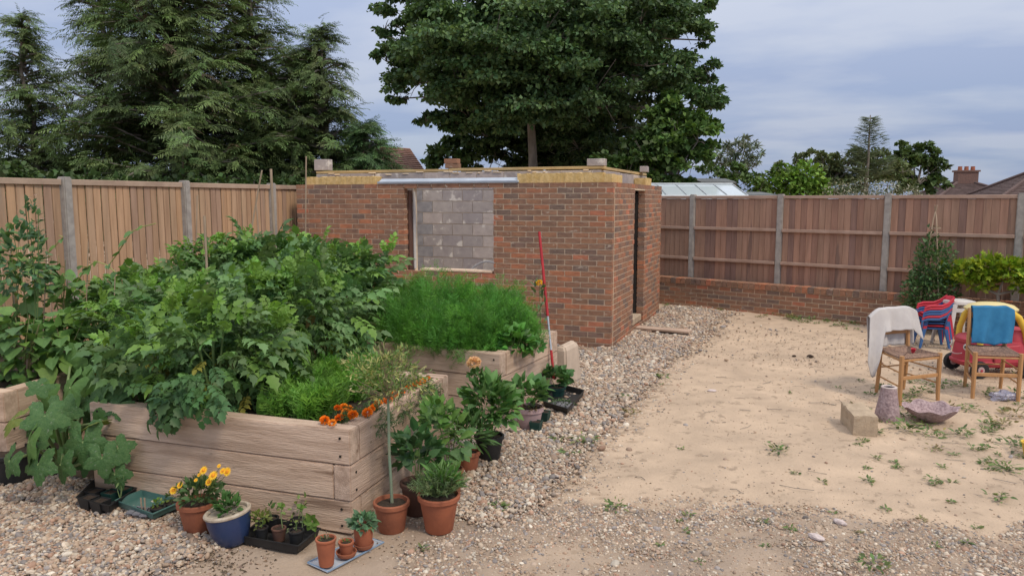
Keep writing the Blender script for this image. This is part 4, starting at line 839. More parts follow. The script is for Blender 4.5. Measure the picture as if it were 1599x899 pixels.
# tomato plants: (pixel column, Y, soil height, half width, half height, note)
TP = [
 (255, 3.75, .52, .30, .26, 'tomato plant spilling over the front sleeper near the left corner'),
 (330, 3.72, .52, .30, .34, 'tomato plant drooping over the middle of the front sleeper'),
 (400, 3.95, .52, .27, .30, 'tomato plant beside the carrots at the front of the bed'),
 (225, 4.25, .52, .32, .30, 'tomato plant in the front bed next to the squash leaves'),
 (300, 4.30, .52, .33, .36, 'tomato plant in the thick of the front bed behind the drooping one'),
 (385, 4.40, .52, .33, .40, 'dark tomato plant in the front bed behind the carrots'),
 (460, 4.62, .52, .31, .40, 'tomato plant at the back of the front bed beyond the round-leaved plant'),
 (265, 5.60, .50, .40, .33, 'tall tomato plant to the right of the black hook by the fence'),
 (345, 5.55, .50, .42, .47, 'tallest tomato plant around the shortest pale cane'),
 (410, 5.95, .50, .40, .49, 'tall tomato plant under the pair of long canes'),
 (480, 6.2, .50, .42, .46, 'tall tomato plant against the left part of the brick wall'),
 (420, 5.25, .45, .38, .44, 'tomato plant in the gap between the front and hidden beds'),
 (520, 5.95, .50, .38, .44, 'tomato plant leaning from the left end of the middle bed'),
 (562, 6.35, .50, .36, .42, 'lower tomato plant fading into the dill'),
 (505, 5.25, .25, .34, .52, 'shaded tomato plant in the path between front and middle beds'),
 (200, 5.0, .35, .36, .40, 'tomato plant between the bean plants and the front bed'),
]
for i, (px, Y, sz, rr, rz_, note) in enumerate(TP):
    p = onY(px, 500, Y); sm = random.uniform(.9, 1.12)
    n = int(240 * (rr / .34) ** 2 * (rz_ / .45)); col = tuple(np.array(GT) * random.uniform(.9, 1.1))
    rt = veg('tomato_plant', note, 'tomato plant', 'tomato plants in the raised beds', (p[0], Y, sz), (rr * 1.05, rr * .95, rz_), n, TOM, .195 * sm, col, nst=5, up=.1, lo=.35, jn=.35, c2=(.17, .31, .06), p=.16, sj=.3)
    # a few yellowing and browned leaves low in the plant
    ny = 9; P_ = np.array([p[0], Y, sz + rz_ * .7]) + rdir(ny) * [rr, rr, rz_ * .7]; wlink('yellowed_leaf', batch('t', *TOM, P_, RG.normal(0, .5, (ny, 3)) + [0, -.4, -.5], RG.normal(0, .5, (ny, 3)) + [0, 0, .8], RG.uniform(.09, .17, ny), jcol((.36, .34, .06), ny, .3, c2=(.22, .15, .06), p=.3)), m_leaf, rt, 'stuff')
    # upright growing tips
    k_ = 5; tx = np.stack([p[0] + RG.uniform(-rr, rr, k_) * .8, Y + RG.uniform(-rr, rr, k_) * .7, sz + rz_ * RG.uniform(1.7, 2.1, k_)], 1)
    P_ = np.repeat(tx, 7, 0) + RG.normal(0, .02, (k_ * 7, 3)); Y_ = RG.normal(0, .6, (k_ * 7, 3)) + [0, 0, .9]
    wlink('growing_tip', batch('t', *TOM, P_, Y_, RG.normal(0, .6, P_.shape) + [0, 0, .4], RG.uniform(.08, .17, len(P_)), jcol((.18, .34, .06), len(P_), .15)), m_leaf, rt, 'stuff')
    stems(rt, (p[0], Y, sz + rz_), [tuple(t_) for t_ in tx[:3]], .005)
# sprays of tomato hanging over the front sleeper
for (px, py, py2) in ((250, 640, 665), (285, 645, 0), (335, 640, 672), (318, 620, 0)):
    p = onY(px, py - 30, 3.40); P_ = np.repeat(p[None], 7, 0) + RG.normal(0, .035, (7, 3)); Y_ = np.stack([RG.normal(0, .5, 7), RG.normal(-.45, .15, 7), RG.normal(-.35, .3, 7)], 1)
    rt = empty('tomato_truss', tuple(p), 'tomato leaves hanging over the front sleeper %s' % {250: 'below the left corner screws', 285: 'between the two lowest-hanging sprays', 335: 'lowest beside the dark stain', 318: 'just under the pale curled tip'}[px], 'tomato foliage', 'tomato sprays over the front sleeper')
    wlink('foliage', batch('t', *TOM, P_, Y_, RG.normal(0, .3, P_.shape) + [0, -.5, .8], RG.uniform(.16, .24, 7), jcol((.075, .17, .06), 7, .15)), m_leaf, rt)
# broad upright leaves (chard) beside the carrots
ch = empty('leafy_green', tuple(onY(418, 655, 3.62)), 'broad upright oval leaves of a green between the tomatoes and the carrots', 'leafy plant')
b_ = onY(418, 668, 3.64)
for k_, (dx_, hh_, tl, wd_) in enumerate(((-.03, .20, -.1, .1), (.02, .17, .25, .09), (.08, .22, -.2, .085), (-.08, .13, -.5, .07), (.13, .14, .4, .07))):
    v = []; f = []
    for i in range(9):
        t = i / 8; wdt = wd_ * math.sin(math.pi * min(1, t * .92 + .06)) ** .7 / 2 * (1 if t > .12 else .3); z = hh_ * t; ox = tl * .25 * hh_ * t * t * 2; oy = -.03 * t + .05 * t * t
        v += [(ox - wdt, oy - .012, z), (ox, oy, z), (ox + wdt, oy - .012, z)]
    for i in range(8):
        a = i * 3; f += [(a, a + 1, a + 4, a + 3), (a + 1, a + 2, a + 5, a + 4)]
    me = MB().add(v, f).mesh('leaf', True); link('leaf', me, M('chard_leaf', (.10, .22, .035), (.085, .19, .035), 8, .45, trans=.25), ch, (b_[0] + dx_ - ch.location.x, b_[1] + .03 * k_ - ch.location.y, .53 - ch.location.z), (0, 0, random.uniform(-.4, .4)))
# carrots
CAR = T_plume(16, .022, .42, random.Random(2), 3)
k_ = 0
CN = ['carrot top next to the broad oval leaves', 'carrot top at the front edge of the bed', 'carrot top beside the first marigolds', 'carrot top in the middle of the carrot row', 'carrot top behind the first marigolds', 'carrot top at the shaded back of the row', 'carrot top under the standard willow crown', 'carrot top nearest the dark gap', 'carrot top at the far end of the front bed', 'carrot top just left of the tree crown', 'bright carrot top at the back near the tomatoes', 'carrot top hidden behind the willow crown']
for (px, Y) in ((448, 3.72), (475, 3.70), (505, 3.80), (470, 3.95), (525, 3.98), (500, 4.18), (556, 4.18), (450, 4.12), (600, 4.45), (545, 4.42), (515, 4.45), (580, 4.60)):
    p = onY(px, 640, Y); b = (p[0], Y, .515); n = 26; az = RG.uniform(0, 6.28, n); tl_ = RG.uniform(.1, .75, n)
    Y_ = np.stack([np.cos(az) * tl_, np.sin(az) * tl_, np.ones(n)], 1); P_ = np.array(b)[None] + Y_ * RG.uniform(0, .07, (n, 1)) + RG.normal(0, .02, (n, 3)) * [1, 1, 0]
    rt = empty('carrot_plant', b, CN[k_], 'carrot', 'carrots in the front bed'); k_ += 1
    wlink('foliage', batch('t', *CAR, P_, Y_, RG.normal(0, 1, P_.shape), RG.uniform(.16, .27, n), jcol((.14, .31, .05), n, .22, c2=(.20, .40, .06), p=.25)), m_leaf, rt)
# marigolds
def pom(r, col, n=70, disc=None):
    """pompom flower head facing +z"""
    d = rdir(n * 2); d = d[d[:, 2] > -.15][:n]; t = T_rhomb(.9, .1); P_ = d * [r * .62, r * .62, r * .5]
    return batch('flower', *t, P_, d + RG.normal(0, .25, d.shape), np.array([0, 0, 1.0]) + d * .3 + RG.normal(0, .3, d.shape), np.full(len(d), r * .62), jcol(col, len(d), .14))
F_OR = [pom(.028, (.90, .24, .012), 130), pom(.025, (.88, .19, .010), 120), pom(.023, (.90, .30, .02), 110)]
for m_ in F_OR: m_.materials.append(m_petal)
MG = [((507, 655), (530, 651), (545, 640), (527, 637), (551, 649), (519, 660), (537, 635), (540, 645)), ((574, 643), (580, 639), (584, 634), (591, 630)), ((606, 622), (616, 616), (628, 610)), ((637, 606), (648, 600)), ((652, 601), (659, 597), (668, 592))]
for i, gp_ in enumerate(MG):
    pts = [G(x_, y_, .64) for x_, y_ in gp_]; c = np.mean(pts, 0)
    rt = empty('marigold_plant', (c[0], c[1], .52), ['orange marigold with the biggest clump of flowers in the inner corner', 'second orange marigold clump along the right sleeper', 'orange marigold seen through the willow twigs', 'orange marigold past the willow crown with its heads half hidden', 'last orange marigold by the far right corner of the front bed'][i], 'marigold', 'marigolds along the right sleeper')
    foliage('foliage', T_plume(9, .035, .5, random.Random(8), 1), (c[0], c[1], .56), (.10, .10, .06), 90, .075, (.055, .12, .035), rt)
    for p in pts: 
        link('flower', random.choice(F_OR), None, rt, (p[0] - c[0], p[1] - c[1], p[2] - .52 + random.uniform(-.01, .01)), (random.uniform(.1, .6), random.uniform(-.3, .3), 0)).scale = (random.uniform(.8, 1.15),) * 3
        stems(rt, (c[0], c[1], .52), [(p[0], p[1], p[2] - .005)], .003)
# dill and fennel in the middle bed
DIL = [T_plume(20, .010, .5, random.Random(k), 4) for k in (3, 4)]
DN = ['feathery dill over the left front of the middle bed', 'tallest dill clump below the window opening', 'dill clump right of the tallest one', 'darker dill at the front edge of the middle bed', 'dill at the back of the middle bed below the sill', 'dill clump at the back beside the red pole', 'dill thinning out at the right corner', 'dill in the centre of the bed', 'dill next to the low tomato plant']
for i, (px, Y, hh, rr) in enumerate(((640, 6.15, .34, .30), (700, 6.45, .50, .30), (760, 6.5, .42, .30), (700, 6.05, .30, .28), (650, 6.75, .44, .28), (790, 6.85, .36, .22), (800, 6.45, .24, .17), (745, 6.15, .30, .26), (600, 6.5, .40, .28))):
    p = onY(px, 500, Y); b = (p[0], Y, .50); rt = empty('dill_plant', b, DN[i], 'dill', 'dill plants in the middle bed')
    for q, tm in enumerate(DIL):
        n = 230; d = rdir(n); d[:, 2] = np.abs(d[:, 2]); u = RG.uniform(.25, 1, (n, 1)) ** .6; P_ = np.array(b) + d * u * [rr, rr, hh * 1.15]
        wlink('foliage', batch('t', *tm, P_ + [0, 0, 1] * (.05 * vnoise(P_[:, 0], P_[:, 1], 14, 5, 81))[:, None], d * .9 + RG.normal(0, .5, d.shape) + [0, 0, .7], RG.normal(0, 1, P_.shape), RG.uniform(.10, .26, n) * np.where(RG.random(n) < .08, 1.35, 1), jcol((.11, .29, .055), n, .22, c2=(.14, .36, .05), p=.3)), m_leaf, rt)
    stems(rt, b, [(b[0] + random.uniform(-.2, .2), b[1] + random.uniform(-.2, .2), b[2] + hh * random.uniform(.5, 1)) for _ in range(5)], .004)
veg('parsley_plant', 'lighter green parsley-like herb spilling at the right front of the middle bed', 'herb', None, (*onY(805, 530, 6.10)[:2], .52), (.17, .14, .13), 170, HEART, .062, (.10, .27, .05), 5, .004)
veg('parsley_plant', 'small herb sprig trailing over the right sleeper of the middle bed', 'herb', None, (*onY(834, 545, 6.28)[:2], .53), (.10, .16, .05), 60, HEART, .05, (.08, .22, .05), 3, .003)
veg('strawberry_plant', 'low leafy runner lying on the front edge of the middle bed', 'herb', None, (*onY(765, 548, 5.95)[:2], .54), (.16, .08, .03), 40, HEART, .055, (.08, .24, .04), 3, .003)
# yellow flowers in the middle bed
def tallflower(label, px, py, Y, head, col, base_z=.5, r=.025):
    p = onY(px, py, Y); rt = empty('flower_stalk', (p[0], Y, base_z), label, 'flower'); stems(rt, (p[0] + .02, Y, base_z), [tuple(p)], .005)
    o = link('flower', head, m_petal, rt, (0, 0, p[2] - base_z), (.7, .1, -.3)); foliage('foliage', NLEAF, (p[0], Y, (p[2] + base_z) / 2 + .05), (.07, .07, (p[2] - base_z) / 2.2), 26, .09, (.14, .21, .10), rt); return rt
F_YE = pom(.032, (.85, .50, .02)); F_YE.materials.append(m_petal)
tallflower('single deep yellow flower on a tall stem just left of the red pole', 842, 442, 6.9, F_YE, None)
tallflower('small yellow flower head above the dill under the window', 622, 449, 6.7, F_YE, None)
# beans in the left bed: large heart leaves are separate pieces
HM = []
for k_ in range(4):
    v, f = HEART; vv = [(a * random.uniform(.95, 1.1), b, c * random.uniform(.6, 1.6)) for a, b, c in v]; me = bpy.data.meshes.new('leaf'); me.from_pydata(vv, [], [tuple(reversed(t)) for t in f]); me.materials.append([M('bean_leaf_a', (.13, .25, .075), (.10, .20, .065), 6, .5, trans=.28), M('bean_leaf_b', (.16, .29, .07), (.12, .23, .06), 6, .5, trans=.28), M('bean_leaf_c', (.10, .20, .07), (.08, .16, .06), 6, .5, trans=.25), M('bean_leaf_d', (.15, .26, .05), (.11, .2, .04), 6, .5, trans=.3)][k_]); HM.append(me)
def place_leaf(parent, me, P, Yv, Zv, s, name='leaf'):
    Yv = Vector(Yv).normalized(); Zv = Vector(Zv); Zv = (Zv - Yv * Yv.dot(Zv)).normalized(); X = Yv.cross(Zv)
    o = link(name, me, None, parent); o.matrix_basis = Matrix(((X.x * s, Yv.x * s, Zv.x * s, P[0]), (X.y * s, Yv.y * s, Zv.y * s, P[1]), (X.z * s, Yv.z * s, Zv.z * s, P[2]), (0, 0, 0, 1))); return o
BN = [(30, 3.75, .75, .28, .32, 34, 'bean plant with big flat leaves at the left edge above the sleeper'), (95, 3.95, .75, .26, .33, 34, 'bean plant with overlapping round leaves beside the squash'), (150, 4.2, .75, .26, .36, 34, 'bean plant climbing toward the first concrete post'), (20, 4.5, 1.0, .30, .50, 34, 'bean plant behind at the far left of the picture'), (215, 4.65, .80, .26, .40, 28, 'bean plant meeting the tomato foliage'), (100, 4.75, .95, .30, .42, 30, 'bean plant in the middle of the left bed')]
for (px, Y, zc, rr, rz_, n, note) in BN:
    p = onY(px, 480, Y); b = (p[0], Y, .50); rt = empty('bean_plant', b, note, 'bean plant', 'bean plants in the left bed')
    P_, d = shell(n, (0, 0, zc - .5 + .02), (rr, rr, rz_), .7)
    for q in range(len(P_)):
        place_leaf(rt, random.choice(HM), P_[q], d[q] * .8 + np.array([random.uniform(-.4, .4), random.uniform(-.5, .1), -.7]), d[q] * .6 + np.array([0, -.4, .75]), random.uniform(.09, .155))
    foliage('foliage', HEART, (p[0], Y, zc), (rr * .9, rr * .9, rz_), 110, .085, (.12, .235, .065), rt, up=-.5, lo=.25, c2=(.15, .27, .05), p=.15)
    stems(rt, b, [(p[0] + random.uniform(-.2, .2), Y + random.uniform(-.1, .1), zc + rz_ * random.uniform(.6, 1.1)) for _ in range(5)], .005, M('vine', (.23, .27, .10), (.18, .15, .09), 10, .8))
# sweet pea / climber with pale flowers at the left edge
pc = onY(45, 420, 4.2)
rt = empty('sweet_pea', (pc[0], pc[1], .5), 'tall climbing pea with pale flowers reaching above the fence top at the left edge', 'climbing plant')
foliage('foliage', LEAF, (pc[0] - .08, 4.2, 1.38), (.22, .2, .33), 330, .065, (.095, .19, .09), rt, c2=(.14, .25, .08), p=.2)
foliage('foliage', LEAF, (pc[0] + .06, 4.2, 1.72), (.06, .06, .18), 60, .05, (.11, .2, .10), rt)
stems(rt, (pc[0], 4.2, .5), [tuple(onY(42, 310, 4.2)), tuple(onY(60, 330, 4.2)), tuple(onY(20, 360, 4.2))], .005)
F_PK = pom(.016, (.62, .45, .45), 14); F_PK.materials.append(m_petal)
for x_, y_ in ((57, 305), (62, 325), (68, 342), (60, 352), (48, 309)): q = onY(x_, y_, 4.2); link('flower', F_PK, None, rt, (q[0] - pc[0], q[1] - pc[1], q[2] - .5))
# tendril shoots in front of the fence
def tendril(label, pts, Y, lv=3):
    P_ = [onY(x_, y_, Y) for x_, y_ in pts]; rt = empty('bean_shoot', tuple(P_[0]), label, 'bean shoot', 'bean shoots reaching across the fence')
    wlink('stem', MB().tube(P_, .0045, 6).mesh('s', True), M('yellow_stem', (.35, .36, .12), (.28, .3, .1), 8, .6), rt)
    for k in range(lv): q = P_[1 + k % (len(P_) - 1)]; place_leaf(rt, random.choice(HM), np.array(q) - P_[0], (random.uniform(-1, 1), -.5, random.uniform(-.8, .3)), (0, -.6, .8), random.uniform(.05, .09))
tendril('pale bean shoot stretching right across the second fence panel', [(165, 420), (182, 398), (196, 376), (205, 362), (222, 354), (243, 349)], 4.8, 4)
tendril('short curled bean shoot against the first concrete post', [(75, 395), (86, 384), (95, 374), (99, 370), (93, 368)], 4.6, 2)
tendril('bean shoot arching over the middle of the left bed', [(120, 440), (135, 418), (150, 408), (168, 414), (180, 425)], 4.5, 5)
# squash: big lobed leaves as pieces
def squashleaf(seed, R_=1.0):
    g = random.Random(seed); na = 45; rr = (0, .14, .38, .66, 1.0); v = [(0, 0, 0)]; f = []
    for ri in rr[1:]:
        for j in range(na):
            a = -math.pi * .93 + 2 * math.pi * .93 * j / (na - 1); lob = 1 + (.22 * math.cos(a * 5) + .05 * (1 if j % 2 else -1) + g.uniform(-.03, .03)) * ri
            r = ri * lob * (1 - .10 * abs(a) / math.pi); z = -.28 * ri * ri + .07 * abs(math.sin(a * 2.5)) * ri * 1.6 + g.uniform(-.015, .015) * ri
            v.append((r * math.sin(a), r * math.cos(a), z))
    for j in range(na - 1): f.append((0, 1 + j + 1, 1 + j))
    for i in range(len(rr) - 2):
        for j in range(na - 1): a = 1 + i * na + j; f.append((a, a + 1, a + na + 1, a + na))
    me = bpy.data.meshes.new('leaf'); me.from_pydata(v, [], f); me.shade_smooth(); return me
m_sq1 = M('squash_leaf', (.05, .13, .04), (.09, .18, .06), 5, .5, .8, 14, trans=.18, spots=((.17, .23, .15), 7, .39))
m_sq2 = M('squash_leaf_light', (.085, .19, .045), (.11, .22, .06), 5, .5, .35, 9, trans=.22, spots=((.15, .24, .10), 4.5, .36))
m_sq3 = M('squash_leaf_old', (.13, .19, .04), (.19, .22, .05), 5, .5, .35, 9, trans=.22)
SQ = []
for k_ in range(5): me = squashleaf(k_); me.materials.append((m_sq1, m_sq2, m_sq1, m_sq2, m_sq3)[k_]); SQ.append(me)
sqb = onY(95, 735, 3.45)
sq = empty('squash_plant', (-4.62, 3.5, 0), 'big squash plant with jagged mottled leaves sprawling between the left and front beds', 'squash plant')
m_pet = M('petiole', (.20, .28, .11), (.16, .22, .09), 8, .6)
#  px, py, Y, size, mesh, dir(leaf tip), normal
for (px, py, Y, s, mi, yd, zn) in ((150, 590, 3.55, .17, 1, (.3, -.3, -.5), (0, -.75, .65)), (175, 575, 3.75, .17, 0, (.5, -.2, .1), (0, -.7, .8)), (110, 605, 3.4, .15, 1, (-.3, -.3, -.6), (-.1, -.8, .5)),
        (205, 585, 3.6, .14, 2, (.6, -.2, -.3), (.1, -.6, .8)), (70, 650, 3.1, .14, 0, (.3, -.2, -.8), (.3, -.85, .4)), (45, 690, 3.0, .15, 1, (-.2, -.2, -.9), (-.3, -.8, .5)), (130, 690, 3.2, .16, 0, (.1, -.2, -.9), (.2, -.9, .35)),
        (150, 660, 3.3, .11, 4, (.2, -.4, .2), (0, -.4, .9)), (160, 715, 3.2, .13, 2, (.3, -.1, -.9), (.3, -.85, .3)), (20, 655, 3.1, .12, 4, (-.6, -.1, -.5), (0, -.5, .8)), (95, 725, 3.1, .12, 2, (0, -.2, -1), (-.2, -.9, .3)),
        (60, 725, 3.0, .12, 0, (.1, -.1, -1), (.1, -.9, .4)), (15, 720, 2.95, .12, 2, (-.3, -.1, -1), (-.2, -.9, .4)), (135, 635, 3.5, .13, 2, (.1, -.1, -1), (.3, -.8, .4)), (95, 640, 3.3, .12, 0, (.4, -.1, -1), (.3, -.8, .4)), (110, 570, 3.8, .15, 1, (-.2, -.1, .4), (0, -.8, .5)),
        (185, 700, 3.28, .09, 0, (.5, -.1, -.9), (.3, -.85, .3)), (180, 740, 3.25, .10, 2, (.3, -.1, -1), (.2, -.9, .3))):
    p = onY(px, py, Y); q = (p[0] - sq.location.x, p[1] - sq.location.y, p[2]); place_leaf(sq, SQ[mi], q, np.array(yd) + RG.normal(0, .12, 3), np.array(zn) + RG.normal(0, .12, 3), s * random.uniform(.80, .98))
    m2 = ((q[0]) * .5, q[1] * .5, q[2] * .75 + .05); link('stalk', MB().tube([(0, 0, .08), m2, q], [.012, .010, .008], 7).mesh('s', True), m_pet, sq)
# smaller shaded squash leaves filling the heart of the plant
for i in range(26):
    px, py = random.uniform(10, 190), random.uniform(590, 735); p = onY(px, py, random.uniform(3.35, 3.75)); q = (p[0] - sq.location.x, p[1] - sq.location.y, max(p[2], .06))
    if q[2] < .72: place_leaf(sq, SQ[random.choice((0, 2, 2, 1, 3))], q, (random.uniform(-.5, .5), -.2, random.uniform(-1, .1)), (random.uniform(-.4, .4), -.7, random.uniform(.2, .9)), random.uniform(.07, .13))
# canes
def cane(label, x0, y0, x1, y1, Y, r=.008, name='bamboo_cane', mat=None, grp='canes standing in the beds'):
    a, b = onY(x0, y0, Y), onY(x1, y1, Y); d = (b - a); a = a + d * (( .5 - a[2]) / d[2]) if d[2] else a
    tag(link(name, MB().tube([a, a + (b - a) * .5, b], r, 8).mesh('c', True), mat or m_cane), label, 'cane', grp)
cane('short pale cane poking out of the tomatoes before the second concrete post', 324, 440, 319, 337, 5.0, .010)
cane('slim slanting cane leaning right in front of the third fence panel', 385, 400, 409, 266, 6.4, .008)
cane('thick upright pale cane next to the slanting pair', 429, 385, 423, 264, 6.4, .013)
cane('thin crossing cane behind the slanting one', 405, 380, 400, 312, 6.6, .005)
cane('slim cane close to the left end of the brick wall', 477, 375, 478, 244, 7.2, .008)
cane('short dark stake against the fence left of the tomatoes', 306, 400, 308, 305, 6.5, .006)
for (x_, y0_, y1_, Y, t_) in ((135, 470, 378, 4.5, 'knobbly short cane among the bean leaves'), (177, 520, 420, 4.6, 'stub of cane right of the curled bean leaf'), (70, 460, 390, 4.4, 'dry twig stake in the left bed'), (276, 470, 387, 5.6, 'slim twig in front of the fence above the tomatoes')): cane(t_, x_, y0_, x_ + 3, y1_, Y, .004)
hk = onY(243, 430, 5.6); tag(link('hook', MB().tube([hk - [0, 0, .45], hk - [0, 0, .03], hk + [0, 0, .05], hk + [.02, 0, .07], hk + [.06, 0, .065]], .012, 8).mesh('h', True), m_black), 'black hooked rod standing against the fence', 'hook')

# ------------------------------------------------------------------ pots and trays along the beds
def pot(root, r0, r1, h, mat, rim=.012, rimh=.03, soil=.02, sx=1, n=28, name='pot'):
    w_ = .008
    prof = [(r0 * .96, 0), (r0, .004), (r0 + (r1 - r0) * .80, h - rimh), (r1 * .99 + 0, h - rimh + .001), (r1 + rim * .4, h - rimh + .004), (r1 + rim * .5, h - .004), (r1 + rim * .2, h), (r1 - w_, h), (r1 - w_ - .002, h - soil * 1.2), (r0 - w_, .01)]
    link(name, MB().lathe(prof, n).mesh(name, True), mat, root)
    mb = MB().lathe([(r1 - w_ - .006, -.01), (r1 - w_ - .004, 0), (r1 * .5, .006), (.01, .008)], 20, jit=.003); link('soil', mb.mesh('soil', True), m_soil, root, (0, 0, h - soil))
def potted(name, label, px, py, r0, r1, h, mat, cat='potted plant', grp=None, tilt=(0, 0), **kw):
    p = G(px, py); p[2] = hgt(p[0], p[1]) + .003; rt = empty(name, tuple(p), label, cat, grp); rt.rotation_euler = (tilt[0], tilt[1], 0); pot(rt, r0, r1, h, mat, **kw); return rt, p
def lfol(root, tmpl, c, r, n, size, col, name='foliage', mat=None, up=.4, lo=.4, ja=.2, c2=None, pp=0, out=.9, jn=.5, zmin=-.5):
    P_, d = shell(n, c, r, lo, zmin=zmin); n = len(P_); Y_ = d * out + RG.normal(0, .4, (n, 3)) + [0, 0, up]
    link(name, batch('f', *tmpl, P_, Y_, d * .35 + [0, 0, 1.0] + RG.normal(0, jn, (n, 3)), size * RG.uniform(.6, 1.3, n), jcol(col, n, ja, c2=c2, p=pp)), mat or m_leaf, root)
def lst(root, tops, base=(0, 0, 0), r=.004, mat=None):
    for t in tops:
        b = Vector(base); t = Vector(t); link('stem', MB().tube([b, (b + t) / 2 + Vector((random.uniform(-.01, .01), random.uniform(-.01, .01), .01)), t], [r, r * .8, r * .5], 6).mesh('s', True), mat or m_stem, root)
def daisy(r, cp, cd):
    n = 16; P_ = np.zeros((n, 3)); a = np.arange(n) * 6.283 / n; Y_ = np.stack([np.cos(a), np.sin(a), np.full(n, .12)], 1)
    me = batch('flower', *T_leaf(.38, .03, .1), P_ + Y_ * r * .2, Y_, np.tile([0, 0, 1.0], (n, 1)), np.full(n, r * .85), jcol(cp, n, .06)); me.materials.append(m_petal); return me
DAI = daisy(.026, (.90, .52, .03), None); DISC = MB().lathe([(.010, 0), (.009, .003), (.004, .006)], 10).mesh('disc', True); DISC.materials.append(M('daisy_centre', (.75, .30, .02), (.6, .22, .02), 60, .9))
# 1 terracotta with yellow daisies
rt, p = potted('flower_pot', 'terracotta pot of yellow daisies with orange centres left of the blue pot', 310, 831, .072, .106, .185, m_terra, grp='terracotta pots by the front bed')
lfol(rt, LEAF, (.02, 0, .24), (.12, .11, .075), 190, .045, (.075, .14, .05), c2=(.16, .20, .06), pp=.15)
for (x_, y_, s_) in ((271, 765, 1), (281, 757, .85), (318, 734, 1), (333, 742, 1.15), (326, 752, .9), (355, 736, 1.05), (348, 735, .8), (342, 727, .5), (311, 741, .5), (306, 749, .5)):
    q = onY(x_, y_, p[1] - .06) - p; o = link('flower', DAI, None, rt, tuple(q), (random.uniform(.7, 1.1), random.uniform(-.2, .3), 0)); o.scale = (s_,) * 3; o2 = link('flower_centre', DISC, None, o, (0, 0, .002)); lst(rt, [(q[0], q[1] + .01, q[2] - .005)], (q[0] * .3, q[1] * .3, .19), .0025)
# 2 blue glazed pot
rt, p = potted('glazed_pot', 'blue glazed pot with a cream rim and a small leafy plant', 364, 846, .075, .118, .19, m_blue, rim=.0, rimh=.02, tilt=(.05, -.12))
rt.children[0].data = MB().lathe([(.070, 0), (.082, .01), (.104, .07), (.117, .125), (.120, .165), (.124, .178), (.120, .188), (.104, .186), (.10, .16), (.06, .02)], 36).mesh('pot', True); rt.children[0].data.materials.append(m_blue)
link('rim', MB().lathe([(.121, .172), (.128, .178), (.128, .187), (.121, .194), (.108, .193), (.103, .187), (.103, .178)], 36).mesh('rim', True), m_cream, rt)
lfol(rt, LEAF, (.01, 0, .215), (.06, .06, .055), 80, .05, (.075, .17, .05), up=.6)
# 3 black tray with pots
def tray(name, label, pts, h, mat, rimmat=None, wall=.006, lip=.010, floor=.006, cat='tray', flare=.012, z=None, grp=None):
    P_ = [Vector(G(x_, y_)) for x_, y_ in pts]; c = sum(P_, Vector()) / 4; z0 = z if z is not None else hgt(c.x, c.y) + (.040 if dens(np.array([c.x]), np.array([c.y]))[0] > .6 else .006)
    rt = empty(name, (c.x, c.y, z0), label, cat, grp); L_ = [q - c for q in P_]; mb = MB()
    def ring(k, zz): return [(q.x * k, q.y * k, zz) for q in L_]
    s = sum(q.length for q in L_) / 4; ks = [(1 - flare / s * 1.5, 0), (1, h - .006), (1 + lip / s, h - .006), (1 + lip / s, h), (1 - wall / s, h), (1 - (wall + flare) / s, floor)]
    v = []; [v.extend(ring(k, zz)) for k, zz in ks]; f = [(3, 2, 1, 0)]
    for i in range(len(ks) - 1):
        for j in range(4): a, b = i * 4 + j, i * 4 + (j + 1) % 4; f.append((a, b, b + 4, a + 4))
    f.append(tuple(range(len(v) - 4, len(v)))); me = mb.add(v, f).mesh('tray', bevel=.003, seg=2, fix=True); link('tray_body', me, mat, rt)
    if rimmat:
        mb2 = MB(); r_ = [Vector(q) for q in ring(1 + lip / s * .5, h)]; mb2.tube(r_ + [r_[0]], .004, 6, False); link('rim', mb2.mesh('rim', True), rimmat, rt)
    return rt
def smallpot(label, px, py, r, h, mat, fol=None, z=.012, name='small_pot', grp='small pots on trays', sq=False, cat='plant pot', fm=LEAF, col=(.1, .2, .04), n=40, fs=.03, fr=.04, k=1.35):
    r *= k; h *= k; fr *= 1.25
    p = G(px, py, z); rt = empty(name, tuple(p), label, cat, grp)
    if sq:
        link('pot', MB().add([(-r * .75, -r * .75, 0), (r * .75, -r * .75, 0), (r * .75, r * .75, 0), (-r * .75, r * .75, 0), (-r, -r, h), (r, -r, h), (r, r, h), (-r, r, h), (-r * .9, -r * .9, h), (r * .9, -r * .9, h), (r * .9, r * .9, h), (-r * .9, r * .9, h), (-r * .85, -r * .85, h - .01), (r * .85, -r * .85, h - .01), (r * .85, r * .85, h - .01), (-r * .85, r * .85, h - .01)],
            [(3, 2, 1, 0)] + [(i * 4 + j, i * 4 + (j + 1) % 4, i * 4 + 4 + (j + 1) % 4, i * 4 + 4 + j) for i in range(3) for j in range(4)]).mesh('pot'), mat, rt); link('soil', boxmesh((r * 1.7, r * 1.7, .01)), m_soil, rt, (0, 0, h - .012))
    else: pot(rt, r * .75, r, h, mat, rim=.003, rimh=.012, soil=.012, n=18)
    if fol: lfol(rt, fm, (0, 0, h + fr * .7), (fr, fr, fr), n, fs, col, c2=(.2, .26, .06), pp=.2); lst(rt, [(random.uniform(-.5, .5) * fr, random.uniform(-.5, .5) * fr, h + fr) for _ in range(3)], (0, 0, h - .01), .002)
    return rt
tray('seed_tray', 'black plastic tray holding little pots in front of the bed corner', [(377, 850), (466, 866), (500, 838), (415, 818)], .055, m_black)
smallpot('black pot of yellowish seedlings at the left of the black tray', 409, 842, .028, .055, m_black, True, col=(.17, .20, .05), n=50, fr=.04)
smallpot('empty brown plastic pot in the middle of the black tray', 436, 843, .030, .055, m_brownpot)
smallpot('black pot with a straggly seedling right of the brown pot', 463, 848, .032, .058, m_black, True, col=(.12, .15, .07), n=26, fr=.045, fs=.025)
